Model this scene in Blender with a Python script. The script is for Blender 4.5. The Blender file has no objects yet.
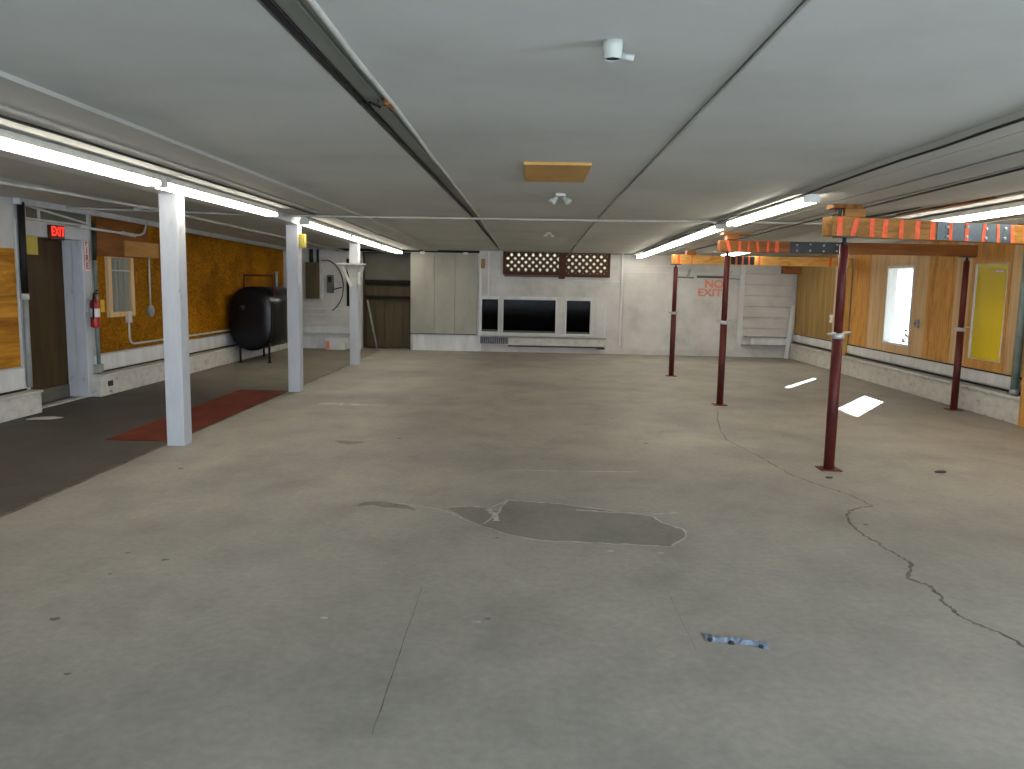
import bpy, bmesh, math, random
from mathutils import Vector, Matrix
R = random.Random(7)
sc = bpy.context.scene
C = sc.collection

# ------------------------------------------------------------------ camera
FPX, PITCH, YAW, ROLL, EYE = 800.0, .1258, .0264, -.0187, Vector((0, 0, 1.6))
_f = Vector((-math.sin(YAW)*math.cos(PITCH), math.cos(YAW)*math.cos(PITCH), -math.sin(PITCH)))
_r0 = Vector((math.cos(YAW), math.sin(YAW), 0)); _d0 = _f.cross(_r0)
_r = _r0*math.cos(ROLL) + _d0*math.sin(ROLL); _d = -_r0*math.sin(ROLL) + _d0*math.cos(ROLL)
cd = bpy.data.cameras.new('camera'); cam = bpy.data.objects.new('camera', cd); C.objects.link(cam)
m3 = Matrix((_r, -_d, -_f)).transposed()
cam.matrix_world = Matrix.Translation(EYE) @ m3.to_4x4()
cd.sensor_width = 36; cd.lens = FPX/1024*36; cd.clip_start = .05; cd.clip_end = 200
sc.camera = cam

# ------------------------------------------------------------------ world, sun, daylight, exposure
w = bpy.data.worlds.new('sky'); sc.world = w; w.use_nodes = True
bg = w.node_tree.nodes['Background']; bg.inputs[0].default_value = (.80, .90, 1, 1); bg.inputs[1].default_value = 3.0
sd = bpy.data.lights.new('sun', 'SUN'); sd.energy = 17; sd.angle = .012; sd.color = (1, .97, .92)
sun = bpy.data.objects.new('sun', sd); C.objects.link(sun)
sun.rotation_euler = Vector((-1.42, -2.17, -1.12)).to_track_quat('-Z', 'Y').to_euler(); sun.location = (12, 22, 10)
ad = bpy.data.lights.new('daylight_fill_front', 'AREA'); ad.shape = 'RECTANGLE'; ad.size = 7.4; ad.size_y = 1.9
ad.energy = 310; ad.color = (.68, .80, 1)
al = bpy.data.objects.new('daylight_fill_front', ad); C.objects.link(al)
al.location = (.9, -4.1, 1.25); al.rotation_euler = (math.radians(90), 0, 0)      # area light added as daylight from an unseen front bay
al.rotation_euler = Vector((0, 1, 0)).to_track_quat('-Z', 'Z').to_euler()
wd_ = bpy.data.lights.new('daylight_fill_side', 'AREA'); wd_.shape = 'RECTANGLE'; wd_.size = 4.8; wd_.size_y = 1.1
wd_.energy = 370; wd_.color = (.68, .81, 1)
wl = bpy.data.objects.new('daylight_fill_side', wd_); C.objects.link(wl); wl.location = (5.98, .6, 1.45)      # area light added to brighten the right, as from unseen side windows
wl.rotation_euler = Vector((-1, .0, 0)).to_track_quat('-Z', 'Z').to_euler()
sc.view_settings.view_transform = 'Standard'; sc.view_settings.look = 'None'
sc.view_settings.exposure = 0.44; sc.view_settings.gamma = 1; sc.view_settings.use_curve_mapping = False
TUBE = 14.5

# ------------------------------------------------------------------ helpers
def at(px, py, X=None, Y=None, Z=None):
    v = _f*FPX + _r*(px-512) + _d*(py-384.5)
    i, c = (0, X) if X is not None else (1, Y) if Y is not None else (2, Z)
    return EYE + v*((c-EYE[i])/v[i])

def lin(c): return tuple((x/12.92 if x <= .04045 else ((x+.055)/1.055)**2.4) for x in c)
def hexc(h): return lin([int(h[i:i+2], 16)/255 for i in (0, 2, 4)]) + (1,)

def newmat(name):
    m = bpy.data.materials.new(name); m.use_nodes = True
    return m, m.node_tree, m.node_tree.nodes['Principled BSDF']

def nmat(name, cols, scale=4, rough=.7, stretch=(1, 1, 1), detail=6, bump=0, metal=0, spec=.3, pos=None, kind='noise', dist=0):
    """procedural colour ramp over stretched noise in object coordinates"""
    m, nt, b = newmat(name); N = nt.nodes; L = nt.links
    tc = N.new('ShaderNodeTexCoord'); mp = N.new('ShaderNodeMapping'); mp.inputs['Scale'].default_value = stretch
    L.new(tc.outputs['Object'], mp.inputs[0])
    if kind == 'noise':
        t = N.new('ShaderNodeTexNoise'); t.inputs['Scale'].default_value = scale; t.inputs['Detail'].default_value = detail
        t.inputs['Roughness'].default_value = .62; t.inputs['Distortion'].default_value = dist; out = t.outputs['Fac']
    else:
        t = N.new('ShaderNodeTexVoronoi'); t.inputs['Scale'].default_value = scale; t.inputs['Randomness'].default_value = 1
        sp = N.new('ShaderNodeSeparateColor'); L.new(t.outputs['Color'], sp.inputs[0]); out = sp.outputs[0]
    L.new(mp.outputs[0], t.inputs['Vector'])
    cr = N.new('ShaderNodeValToRGB'); L.new(out, cr.inputs[0])
    e = cr.color_ramp.elements
    lo, hi = (.32, .68) if kind == 'noise' else (.05, .95)
    if pos is None: pos = [lo+(hi-lo)*i/(len(cols)-1) for i in range(len(cols))]
    e[0].position = pos[0]; e[0].color = hexc(cols[0]); e[1].position = pos[-1]; e[1].color = hexc(cols[-1])
    for p, c in list(zip(pos, cols))[1:-1]:
        q = e.new(p); q.color = hexc(c)
    L.new(cr.outputs[0], b.inputs['Base Color'])
    b.inputs['Roughness'].default_value = rough; b.inputs['Metallic'].default_value = metal
    b.inputs['Specular IOR Level'].default_value = spec
    if bump:
        bp = N.new('ShaderNodeBump'); bp.inputs['Strength'].default_value = bump; bp.inputs['Distance'].default_value = .01
        L.new(out, bp.inputs['Height']); L.new(bp.outputs[0], b.inputs['Normal'])
    return m

def emat(name, col, s):
    m, nt, b = newmat(name); b.inputs['Base Color'].default_value = hexc(col)
    b.inputs['Emission Color'].default_value = hexc(col); b.inputs['Emission Strength'].default_value = s
    return m

class MB:
    """collects shapes and links them as ONE mesh object"""
    def __init__(s): s.bm = bmesh.new(); s.mi = 0
    def _mk(s, vs, fs):
        v = [s.bm.verts.new(p) for p in vs]
        for f in fs:
            try:
                q = s.bm.faces.new([v[i] for i in f]); q.material_index = s.mi
            except ValueError: pass
        return s
    def box(s, x0, x1, y0, y1, z0, z1):
        x0, x1 = sorted((x0, x1)); y0, y1 = sorted((y0, y1)); z0, z1 = sorted((z0, z1))
        return s._mk([(x, y, z) for z in (z0, z1) for y in (y0, y1) for x in (x0, x1)],
                     [(0, 2, 3, 1), (4, 5, 7, 6), (0, 1, 5, 4), (2, 6, 7, 3), (0, 4, 6, 2), (1, 3, 7, 5)])
    def bar(s, a, b, wd, ht, up=(0, 0, 1)):
        """rectangular bar from a to b, width wd (sideways), height ht (along up)"""
        a = Vector(a); b = Vector(b); t = (b-a).normalized(); up = Vector(up)
        sd_ = t.cross(up)
        if sd_.length < 1e-4: sd_ = t.cross(Vector((0, 1, 0)))
        sd_.normalize(); u = sd_.cross(t).normalized()
        vs = [p + sd_*(i*wd/2) + u*(j*ht/2) for p in (a, b) for i, j in ((-1, -1), (1, -1), (1, 1), (-1, 1))]
        return s._mk(vs, [(3, 2, 1, 0), (4, 5, 6, 7), (0, 1, 5, 4), (1, 2, 6, 5), (2, 3, 7, 6), (3, 0, 4, 7)])
    def tube(s, pts, r, n=10, r2=None, cap=True):
        pts = [Vector(p) for p in pts]; rings = []
        prev = None
        for i, p in enumerate(pts):
            t = (pts[min(i+1, len(pts)-1)] - pts[max(i-1, 0)]).normalized()
            if prev is None:
                a = t.cross(Vector((0, 0, 1)))
                if a.length < 1e-3: a = t.cross(Vector((0, 1, 0)))
            else: a = prev - t*prev.dot(t)
            a.normalize(); prev = a; b = t.cross(a)
            rr = r if r2 is None else r + (r2-r)*i/(len(pts)-1)
            rings.append([s.bm.verts.new(p + a*math.cos(q)*rr + b*math.sin(q)*rr) for q in [2*math.pi*k/n for k in range(n)]])
        for A, B in zip(rings, rings[1:]):
            for k in range(n):
                f = s.bm.faces.new((A[k], A[(k+1) % n], B[(k+1) % n], B[k])); f.smooth = True; f.material_index = s.mi
        if cap:
            for rg in (rings[0][::-1], rings[-1]):
                f = s.bm.faces.new(rg); f.material_index = s.mi
        return s
    def lathe(s, c, prof, n=20, axis=(0, 0, 1)):
        """prof: list of (radius, height) revolved round axis through c"""
        ax = Vector(axis).normalized(); a = ax.cross(Vector((1, 0, 0)))
        if a.length < 1e-3: a = ax.cross(Vector((0, 1, 0)))
        a.normalize(); b = ax.cross(a); c = Vector(c); rings = []
        for r_, h in prof:
            rings.append([s.bm.verts.new(c + ax*h + (a*math.cos(q)+b*math.sin(q))*max(r_, 1e-4)) for q in [2*math.pi*k/n for k in range(n)]])
        for A, B in zip(rings, rings[1:]):
            for k in range(n):
                f = s.bm.faces.new((A[k], A[(k+1) % n], B[(k+1) % n], B[k])); f.smooth = True; f.material_index = s.mi
        for rg in (rings[0][::-1], rings[-1]):
            f = s.bm.faces.new(rg); f.material_index = s.mi
        return s
    def poly(s, pts): return s._mk(pts, [tuple(range(len(pts)))])
    def prism(s, pts, off):
        n = len(pts); off = Vector(off)
        vs = [Vector(p) for p in pts] + [Vector(p)+off for p in pts]
        return s._mk(vs, [tuple(range(n))[::-1], tuple(range(n, 2*n))] + [(i, (i+1) % n, n+(i+1) % n, n+i) for i in range(n)])
    def ribbon(s, pts, wd, z):
        """flat strip on the floor along pts with varying width"""
        P = [Vector((p[0], p[1], z)) for p in pts]; L_, R_ = [], []
        for i, p in enumerate(P):
            t = (P[min(i+1, len(P)-1)] - P[max(i-1, 0)]).normalized(); nrm = Vector((-t.y, t.x, 0))
            q = wd[i] if isinstance(wd, list) else wd*R.uniform(.55, 1.3)
            L_.append(s.bm.verts.new(p+nrm*q/2)); R_.append(s.bm.verts.new(p-nrm*q/2))
        for i in range(len(P)-1):
            f = s.bm.faces.new((R_[i], R_[i+1], L_[i+1], L_[i])); f.material_index = s.mi
        return s
    def build(s, name, mats, parent=None, bevel=0, loc=None):
        bmesh.ops.recalc_face_normals(s.bm, faces=s.bm.faces)
        me = bpy.data.meshes.new(name)
        off = Vector(loc) if loc is not None else (parent.location.copy() if parent else Vector((0, 0, 0)))
        if off.length: bmesh.ops.translate(s.bm, vec=-off, verts=s.bm.verts)
        s.bm.to_mesh(me); s.bm.free()
        for mm in (mats if isinstance(mats, list) else [mats]): me.materials.append(mm)
        o = bpy.data.objects.new(name, me); C.objects.link(o)
        if parent: o.parent = parent
        elif loc is not None: o.location = off
        if bevel:
            b = o.modifiers.new('bevel', 'BEVEL'); b.width = bevel; b.segments = 2; b.limit_method = 'ANGLE'
        return o

def tag(o, label, cat, group=None, kind=None):
    o['label'] = label; o['category'] = cat
    if group: o['group'] = group
    if kind: o['kind'] = kind
    return o
def thing(name, loc, label, cat, group=None):
    o = bpy.data.objects.new(name, None); C.objects.link(o); o.location = loc; o.empty_display_size = .1
    return tag(o, label, cat, group)
def struct(o): o['kind'] = 'structure'; return o
def copy_thing(src, loc, label):
    c = src.copy(); C.objects.link(c); c.location = loc; c['label'] = label
    for ch in list(src.children):
        d = ch.copy(); C.objects.link(d); d.parent = c
        for g in list(ch.children):
            e = g.copy(); C.objects.link(e); e.parent = d
    return c
def subparent(o, parent):
    """make o (already built relative to the thing) a sub-part of parent, both at the thing's origin"""
    o.parent = parent; return o
def text(name, s, size, mat_, parent, loc, rot, depth=.002, off=0, sx=1):
    cu = bpy.data.curves.new(name, 'FONT'); cu.body = s; cu.size = size; cu.align_x = 'CENTER'; cu.align_y = 'CENTER'
    cu.extrude = depth; cu.offset = off
    t = bpy.data.objects.new(name, cu); C.objects.link(t)
    dg = bpy.context.evaluated_depsgraph_get(); me = bpy.data.meshes.new_from_object(t.evaluated_get(dg))
    bpy.data.objects.remove(t); bpy.data.curves.remove(cu)
    o = bpy.data.objects.new(name, me); C.objects.link(o); me.materials.clear(); me.materials.append(mat_)
    o.rotation_euler = rot; o.scale = (sx, 1, 1)
    o.location = Vector(loc) - (parent.location if parent else Vector())
    if parent: o.parent = parent
    return o
def wall_yz(x0, x1, ya, yb, za, zb, holes):
    """wall in a Y-Z plane with rectangular holes (y0,y1,z0,z1)"""
    mb = MB(); ys = sorted({ya, yb, *[h[0] for h in holes], *[h[1] for h in holes]})
    for p, q in zip(ys, ys[1:]):
        hs = sorted([(h[2], h[3]) for h in holes if h[0] < (p+q)/2 < h[1]]); z = za
        for a, b in hs:
            if a > z: mb.box(x0, x1, p, q, z, a)
            z = b
        if z < zb: mb.box(x0, x1, p, q, z, zb)
    return mb
def wall_xz(y0, y1, xa, xb, za, zb, holes):
    mb = MB(); xs = sorted({xa, xb, *[h[0] for h in holes], *[h[1] for h in holes]})
    for p, q in zip(xs, xs[1:]):
        hs = sorted([(h[2], h[3]) for h in holes if h[0] < (p+q)/2 < h[1]]); z = za
        for a, b in hs:
            if a > z: mb.box(p, q, y0, y1, z, a)
            z = b
        if z < zb: mb.box(p, q, y0, y1, z, zb)
    return mb

# ------------------------------------------------------------------ materials
def concrete(name, tint='none'):
    m, nt, b = newmat(name); N = nt.nodes; L = nt.links
    tc = N.new('ShaderNodeTexCoord')
    def noise(sc_, det=6, dis=0, st=(1, 1, 1)):
        mp = N.new('ShaderNodeMapping'); mp.inputs['Scale'].default_value = st; L.new(tc.outputs['Object'], mp.inputs[0])
        t = N.new('ShaderNodeTexNoise'); t.inputs['Scale'].default_value = sc_; t.inputs['Detail'].default_value = det
        t.inputs['Distortion'].default_value = dis; t.inputs['Roughness'].default_value = .6
        L.new(mp.outputs[0], t.inputs['Vector']); return t.outputs['Fac']
    def ramp(src, stops):
        r_ = N.new('ShaderNodeValToRGB'); L.new(src, r_.inputs[0]); e = r_.color_ramp.elements
        e[0].position, e[0].color = stops[0][0], hexc(stops[0][1]); e[1].position, e[1].color = stops[-1][0], hexc(stops[-1][1])
        for p, c in stops[1:-1]: q = e.new(p); q.color = hexc(c)
        return r_.outputs[0]
    def mix(f, a, c, mode='MIX'):
        x = N.new('ShaderNodeMix'); x.data_type = 'RGBA'; x.blend_type = mode
        if isinstance(f, float): x.inputs[0].default_value = f
        else: L.new(f, x.inputs[0])
        L.new(a, x.inputs[6]); L.new(c, x.inputs[7]); return x.outputs[2]
    if tint == 'aisle':
        big = ramp(noise(.5, 5, .4), [(.3, '57544c'), (.5, '625f57'), (.72, '6f6a5e')])
        sx_ = N.new('ShaderNodeSeparateXYZ'); L.new(tc.outputs['Object'], sx_.inputs[0])
        mr = N.new('ShaderNodeMapRange'); mr.inputs['From Min'].default_value = 10.6; mr.inputs['From Max'].default_value = 13.4; L.new(sx_.outputs['Y'], mr.inputs['Value'])
        big = mix(mr.outputs[0], big, ramp(noise(.5, 5, .4), [(.3, '979183'), (.7, 'a7a191')]))
    elif tint == 'patch':
        big = ramp(noise(1.6, 6, .4), [(.3, '938f84'), (.7, 'a09c90')])
    elif tint == 'chalk':
        big = ramp(noise(9, 8, .6), [(.35, 'b4b1a6'), (.6, 'e2e1da')])
    elif tint == 'crack':
        big = ramp(noise(9, 8, .6), [(.35, '5c5851'), (.6, '827d74')])
    elif tint == 'stain':
        big = ramp(noise(7, 8, .6), [(.35, '857f72'), (.65, '9d978a')])
    else:
        big = ramp(noise(.33, 5, .5), [(.3, 'a09d94'), (.5, 'b5b0a5'), (.7, 'c8c1b2')])
    mid = ramp(noise(1.9, 10, .25, (1, .8, 1)), [(.28, 'acacac'), (.5, 'cfcfce'), (.75, 'e4e2dc')])
    fine = ramp(noise(22, 6, 0), [(.3, 'cfcfcf'), (.7, 'f4f4f4')])
    c = mix(.7, big, mid, 'MULTIPLY'); c = mix(.6, c, fine, 'MULTIPLY')
    # scattered dark specks
    vo = N.new('ShaderNodeTexVoronoi'); vo.inputs['Scale'].default_value = 1.15; L.new(tc.outputs['Object'], vo.inputs['Vector'])
    rr = ramp(vo.outputs['Distance'], [(0, '505050'), (.022, '707070'), (.034, 'ffffff')])
    c = mix(.75, c, rr, 'MULTIPLY')
    L.new(c, b.inputs['Base Color'])
    b.inputs['Roughness'].default_value = .62 if tint != 'aisle' else .7; b.inputs['Specular IOR Level'].default_value = .35
    bp = N.new('ShaderNodeBump'); bp.inputs['Strength'].default_value = .25; bp.inputs['Distance'].default_value = .004
    L.new(noise(14, 8), bp.inputs['Height']); L.new(bp.outputs[0], b.inputs['Normal'])
    return m
M = {}
M['floor'] = concrete('floor_concrete'); M['aisle'] = concrete('aisle_concrete', 'aisle'); M['patch'] = concrete('patch_concrete', 'patch')
M['chalk'] = concrete('lime_deposit', 'chalk'); M['crack'] = concrete('cracked_concrete', 'crack'); M['stain'] = concrete('stained_concrete', 'stain')
M['ceil'] = nmat('ceiling_paint', ['b4b6b0', 'bec0ba', 'c4c6c0'], .8, .8, detail=5, bump=.03)
M['ceil2'] = nmat('ceiling_board_paint', ['a0a098', 'b4b4ac'], 2, .75, (1, .2, 1), bump=.03)
M['inset'] = nmat('ceiling_joint_board', ['82847a', '92948a'], 3, .8, (1, .2, 1))
M['deck'] = nmat('grey_deck', ['5d5f57', '70726a'], 3, .8)
M['white'] = nmat('white_wall_paint', ['a8a6a0', 'bdbbb5', 'c8c7c2'], 1.6, .6, detail=8, bump=.05)
M['dimwhite'] = nmat('dimmed_white_paint', ['8c8a80', '9c9a8e', 'a6a498'], 1.4, .7, (1, 1, .5), detail=8)  # white paint darkened to offset the lamps close by
M['white2'] = nmat('white_trim_paint', ['b9b9b6', 'd2d3d2'], 5, .5, (1, 1, .3), bump=.05)
M['post'] = nmat('white_post_paint', ['807c76', 'aeb1b4', 'babdc0'], 9, .45, (1, 1, .35), detail=9, pos=[.27, .36, .7], bump=.1)
M['knee'] = nmat('chipped_white_masonry', ['6a645a', 'b5b2a8', 'c9c7c0'], 7, .7, (1, 1, 1.6), detail=10, pos=[.27, .38, .7], bump=.4)
M['osb'] = nmat('strand_board', ['7a4408', '9a5c12', 'ae6f1c', 'c48a34'], 9, .7, (1, .7, 1.3), kind='voronoi')
def osbmat(name, cols, big):
    """strand board: voronoi chips over a slow wave of tone"""
    m = nmat(name, cols, 16, .68, (1, .6, 1), detail=8, dist=2.2, bump=.1)
    nt = m.node_tree; N = nt.nodes; L = nt.links; b = N['Principled BSDF']
    src = b.inputs['Base Color'].links[0].from_socket
    t = N.new('ShaderNodeTexNoise'); t.inputs['Scale'].default_value = 1.2; t.inputs['Detail'].default_value = 4
    L.new([n for n in N if n.type == 'TEX_COORD'][0].outputs['Object'], t.inputs['Vector'])
    r_ = N.new('ShaderNodeValToRGB'); L.new(t.outputs['Fac'], r_.inputs[0])
    r_.color_ramp.elements[0].position = .35; r_.color_ramp.elements[1].position = .65
    r_.color_ramp.elements[0].color = hexc(big[0]); r_.color_ramp.elements[1].color = hexc(big[1])
    x = N.new('ShaderNodeMix'); x.data_type = 'RGBA'; x.blend_type = 'MULTIPLY'; x.inputs[0].default_value = .8
    L.new(src, x.inputs[6]); L.new(r_.outputs[0], x.inputs[7]); L.new(x.outputs[2], b.inputs['Base Color'])
    return m
M['osb'] = osbmat('strand_board', ['6a4000', '966400', 'b88410'], ('a89878', 'fff8e8'))
M['osb'].node_tree.nodes['Principled BSDF'].inputs['Specular IOR Level'].default_value = .08
M['ply_l'] = nmat('amber_plywood', ['744600', 'a06a0c', 'bc8824'], 3, .6, (1, .35, 4), detail=7, dist=1.0, bump=.05)
M['ply_d'] = nmat('dark_orange_plywood', ['5a3000', '744004', '844c08'], 3, .6, (1, .4, 3), detail=6, dist=.8)
M['ply_p'] = nmat('pale_plywood', ['9a6c30', 'b08242'], 3, .6, (1, .4, 3))
M['hatch'] = nmat('tan_hatch_plywood', ['b48848', 'cca05c'], 3, .6, (1, .4, 3))
M['lampw'] = nmat('off_white_porcelain', ['a4a8a0', 'b2b6ae'], 3, .4)
M['ply_r'] = nmat('red_fir_plywood', ['a06c30', 'be8840', 'cc984e'], 4, .65, (1, 1.8, .35), detail=7, dist=1.4, bump=.04)
M['ply_t'] = nmat('tan_plywood', ['b08e62', 'c4a276', 'd0b086'], 3, .65, (1, 3, .25), detail=7, dist=.8, bump=.04)
M['ply_o'] = nmat('olive_plywood', ['82683a', '967a46', 'a88a54'], 3, .65, (1, 2, .25), detail=6, dist=.6)
M['timber'] = nmat('orange_fir_timber', ['6e4618', '94662c', 'b0803e'], 5, .6, (.4, 2, 3), detail=7, dist=.8, bump=.06)
M['timber2'] = nmat('red_brown_timber', ['6c4018', '845020', '96602c'], 5, .6, (.3, 2, 3), detail=7, dist=.6)
M['timber3'] = nmat('yellow_pine_timber', ['c08438', 'dda458', 'e6b46c'], 5, .6, (.4, 2, 3), detail=7, dist=.8)
M['pine_v'] = nmat('yellow_pine_stud', ['a87c34', 'c89a4c', 'd8ac60'], 5, .6, (2, 2, .3), detail=7, dist=.8)
M['spray'] = nmat('orange_marking_paint', ['d8502c', 'f0704c'], 20, .7)
M['spray_f'] = nmat('faded_orange_marking_paint', ['c89a8c', 'd8886c', 'dc7c5c'], 6, .8)
M['steel'] = nmat('grey_steel_plate', ['4c5860', '66747c'], 6, .45, metal=.3)
M['dsteel'] = nmat('dark_steel_plate', ['22262a', '343a3e'], 6, .4, metal=.3)
M['zinc'] = nmat('zinc_metal', ['a8aaa8', 'c4c6c4'], 12, .4, metal=.5)
M['redpost'] = nmat('oxide_red_paint', ['3c1412', '521c18', '5e2420'], 7, .5, (1, 1, .4), bump=.04)
M['black'] = nmat('black_paint', ['040406', '0c0c10'], 3, .28, spec=.35)
M['blackm'] = nmat('matt_black', ['0c0c0c', '1c1c1a'], 5, .6)
M['cable'] = nmat('dark_cable', ['1c1c18', '34342e'], 5, .6)
M['grey'] = nmat('grey_conduit_paint', ['7c807c', '949894'], 6, .5)
M['teal'] = nmat('grey_green_conduit', ['5c6a64', '7c8a84'], 6, .5)
M['pipew'] = nmat('white_conduit_paint', ['a8a79e', 'c4c3ba'], 5, .5)
M['fix'] = nmat('white_fixture_enamel', ['c4c4bc', 'd6d6d0'], 3, .4)
M['tube'] = emat('lit_fluorescent_tube', 'fef6ea', TUBE)
M['tubeend'] = nmat('tube_end_metal', ['8c8c88', 'a8a8a4'], 5, .4, metal=.6)
M['red'] = nmat('red_enamel', ['8e1410', 'a81c16'], 4, .35, spec=.5)
M['mat'] = nmat('brick_red_paint', ['542010', '682a18', '76341f'], 3, .85, (1, .6, 1), detail=8)
M['yellow'] = nmat('yellow_plastic', ['c8a020', 'e0bc30'], 5, .5)
M['ytag'] = nmat('yellow_board', ['a89a40', 'bcae54'], 4, .6)
M['door'] = nmat('brown_door_veneer', ['33240a', '3e2c0e', '463414'], 3, .6, (1, 3, .3), detail=6)  # brown veneer, darkened for the shade the door stands in
M['brownpanel'] = nmat('brown_hardboard', ['443a26', '4e442e', '584c34'], 2, .7, (3, 1, .4))
M['greyp'] = nmat('dull_grey_panel', ['56544a', '626056'], 2, .7)
M['lattice'] = nmat('brown_stained_lattice', ['3a1c06', '50280c'], 6, .6)
M['cream'] = nmat('cream_backing', ['cfc6a4', 'dcd4b4'], 2, .8)
M['dark'] = nmat('dark_paint_unlit_room', ['14120c', '1e1c14'], 2, .8)  # dark paint, also puts the unlit room behind the windows into colour
M['signw'] = nmat('sign_white', ['cfc8c4', 'dcd6d2'], 8, .5)
M['exitbox'] = nmat('exit_housing', ['3a0c08', '4c120c'], 5, .4)
M['exitlit'] = emat('exit_letters_lit', 'ff3420', .9)
M['paper'] = nmat('dirty_white_paper', ['a8a49c', 'c4c0b8'], 8, .8)
M['bluep'] = nmat('blue_grey_plastic', ['5e6c7a', '8694a2'], 14, .4)
M['debris'] = nmat('dark_debris', ['3a3430', '544a42'], 12, .8)
M['rust'] = nmat('rusty_red_pipe', ['3c1408', '54200e'], 8, .6)
M['curtain'] = nmat('grey_curtain', ['6e6a5e', '8e8a7c', 'a09c8e'], 5, .8, (1, 9, .15))
M['leaf'] = nmat('shrub_leaves', ['3c4434', '586450'], 6, .7)
M['gravel'] = nmat('pale_ground', ['b4b0a4', 'c8c4b8'], 3, .9)
M['baffle'] = nmat('purple_grey_grille', ['5c5864', '8a8690'], 14, .6)
M['rot'] = nmat('rotten_brown_wood', ['4a2a10', '7a4a1c', '8e6030'], 8, .8, (3, .5, 1), detail=8)
def glassmat(name, tint, gl=.06):
    m, nt, b = newmat(name); N = nt.nodes; L = nt.links
    tr = N.new('ShaderNodeBsdfTransparent'); tr.inputs[0].default_value = tint
    g = N.new('ShaderNodeBsdfGlossy'); g.inputs['Roughness'].default_value = .03
    x = N.new('ShaderNodeMixShader'); x.inputs[0].default_value = gl
    L.new(tr.outputs[0], x.inputs[1]); L.new(g.outputs[0], x.inputs[2]); L.new(x.outputs[0], N['Material Output'].inputs[0])
    return m
M['glass'] = glassmat('clear_glass', (.95, .97, .98, 1)); M['dglass'] = glassmat('dark_low_gloss_glass', (.6, .6, .58, 1), .0015)  # dglass: tinted dark, its reflection of the front area light turned down
def film():
    m, nt, b = newmat('yellow_translucent_film'); N = nt.nodes; L = nt.links
    b.inputs['Base Color'].default_value = hexc('c4b000'); b.inputs['Roughness'].default_value = .25
    t = N.new('ShaderNodeBsdfTranslucent'); t.inputs[0].default_value = hexc('c8b400')
    x = N.new('ShaderNodeMixShader'); x.inputs[0].default_value = .22
    L.new(b.outputs[0], x.inputs[1]); L.new(t.outputs[0], x.inputs[2]); L.new(x.outputs[0], N['Material Output'].inputs[0])
    return m
M['film'] = film()

# ------------------------------------------------------------------ setting: floor
H, HB, YB = 2.45, 2.335, 18.72          # ceiling height, its height at the back wall, back wall
XL, XR = -5.9, 6.02                     # side wall faces
def hz(y): return H if y < 10.6 else H - (H-HB)*(y-10.6)/(YB-10.6)
EDGE = -3.52
fl = MB()
fl.box(EDGE, 6.3, -4.3, 20.6, -.12, 0)
fl.mi = 1
def wob(pts, amp, sub=5, closed=False):
    out = []; P = pts + ([pts[0]] if closed else [])
    for a, b in zip(P, P[1:]):
        for k in range(sub):
            t = k/sub; j = amp if k else amp*.3
            out.append((a[0]+(b[0]-a[0])*t+R.uniform(-j, j), a[1]+(b[1]-a[1])*t+R.uniform(-j, j)))
    if not closed: out.append(tuple(P[-1][:2]))
    return out
def fpx(l): return [tuple(at(x, y, Z=0)[:2]) for x, y in l]
# damp patch, ringed by a pale lime deposit
ring = fpx([(508, 500), (535, 502), (560, 504), (600, 509), (625, 513), (652, 516), (662, 523), (683, 529), (686, 537), (672, 547), (640, 545), (590, 543), (545, 541), (515, 536), (480, 526), (500, 511)])
rw = wob(ring, .012, 4, True)
fl.poly([(x, y, .0006) for x, y in rw])
small = wob(fpx([(446, 508), (465, 506), (490, 509), (498, 512), (482, 525), (462, 517)]), .01, 4, True)
fl.poly([(x, y, .0006) for x, y in small])
fl.mi = 3
for pts, ww in ((wob(fpx([(355, 506), (372, 503), (398, 506), (415, 510)]), .01, 4), .12),
                (wob(fpx([(335, 441), (350, 443), (364, 442)]), .01, 4), .16)):
    n = len(pts); fl.ribbon(pts, [max(.01, ww*math.sin(math.pi*(i+.4)/n)*R.uniform(.8, 1.1)) for i in range(n)], .0005)
fl.mi = 2
fl.ribbon(rw+[rw[0]], .017, .0012)
fl.ribbon(wob(fpx([(392, 503), (412, 505), (432, 508), (446, 511), (462, 518), (480, 526)]), .008, 5), .016, .0012)
fl.ribbon(wob(fpx([(446, 508), (470, 506), (490, 508), (503, 502)]), .008, 5), .018, .0012)
fl.ribbon(wob(fpx([(488, 509), (495, 514), (496, 521)]), .012, 4), .045, .0013)
fl.ribbon(wob(fpx([(575, 510), (600, 512), (632, 513), (655, 514), (678, 513)]), .012, 5), .022, .0013)
fl.ribbon(wob(fpx([(318, 404), (350, 404), (384, 406)]), .03, 5), .14, .0008)
fl.ribbon(wob(fpx([(505, 470), (560, 471), (640, 472)]), .01, 5), .02, .0008)
for p in ((660, 553), (610, 551), (325, 618), (477, 622)):
    q = at(*p, Z=0); fl.poly([(q.x+.03*math.cos(a)*R.uniform(.5, 1), q.y+.02*math.sin(a)*R.uniform(.5, 1), .0009) for a in [i*.7 for i in range(9)]])
fl.mi = 4
crack = fpx([(717, 409), (718, 421), (720, 431), (727, 440), (745, 449), (762, 458), (774, 465), (792, 475), (808, 481), (824, 487), (838, 491), (852, 496), (873, 506), (860, 508), (848, 511), (848, 518), (855, 528), (864, 536), (875, 541), (887, 550), (898, 555), (908, 561), (911, 569), (907, 578), (918, 582), (930, 586), (938, 594), (945, 604), (951, 608), (957, 614), (968, 620), (984, 627), (1000, 633), (1030, 650)])
cw = []
cp_ = wob(crack, .012, 4)
for i in range(len(cp_)): cw.append((.012 if i < 48 else .021)*R.uniform(.5, 1.4))
fl.ribbon(cp_, cw, .0012)
fl.ribbon(wob(fpx([(422, 588), (410, 622), (397, 660), (385, 697), (372, 735)]), .004, 4), .004, .0010)
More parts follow.
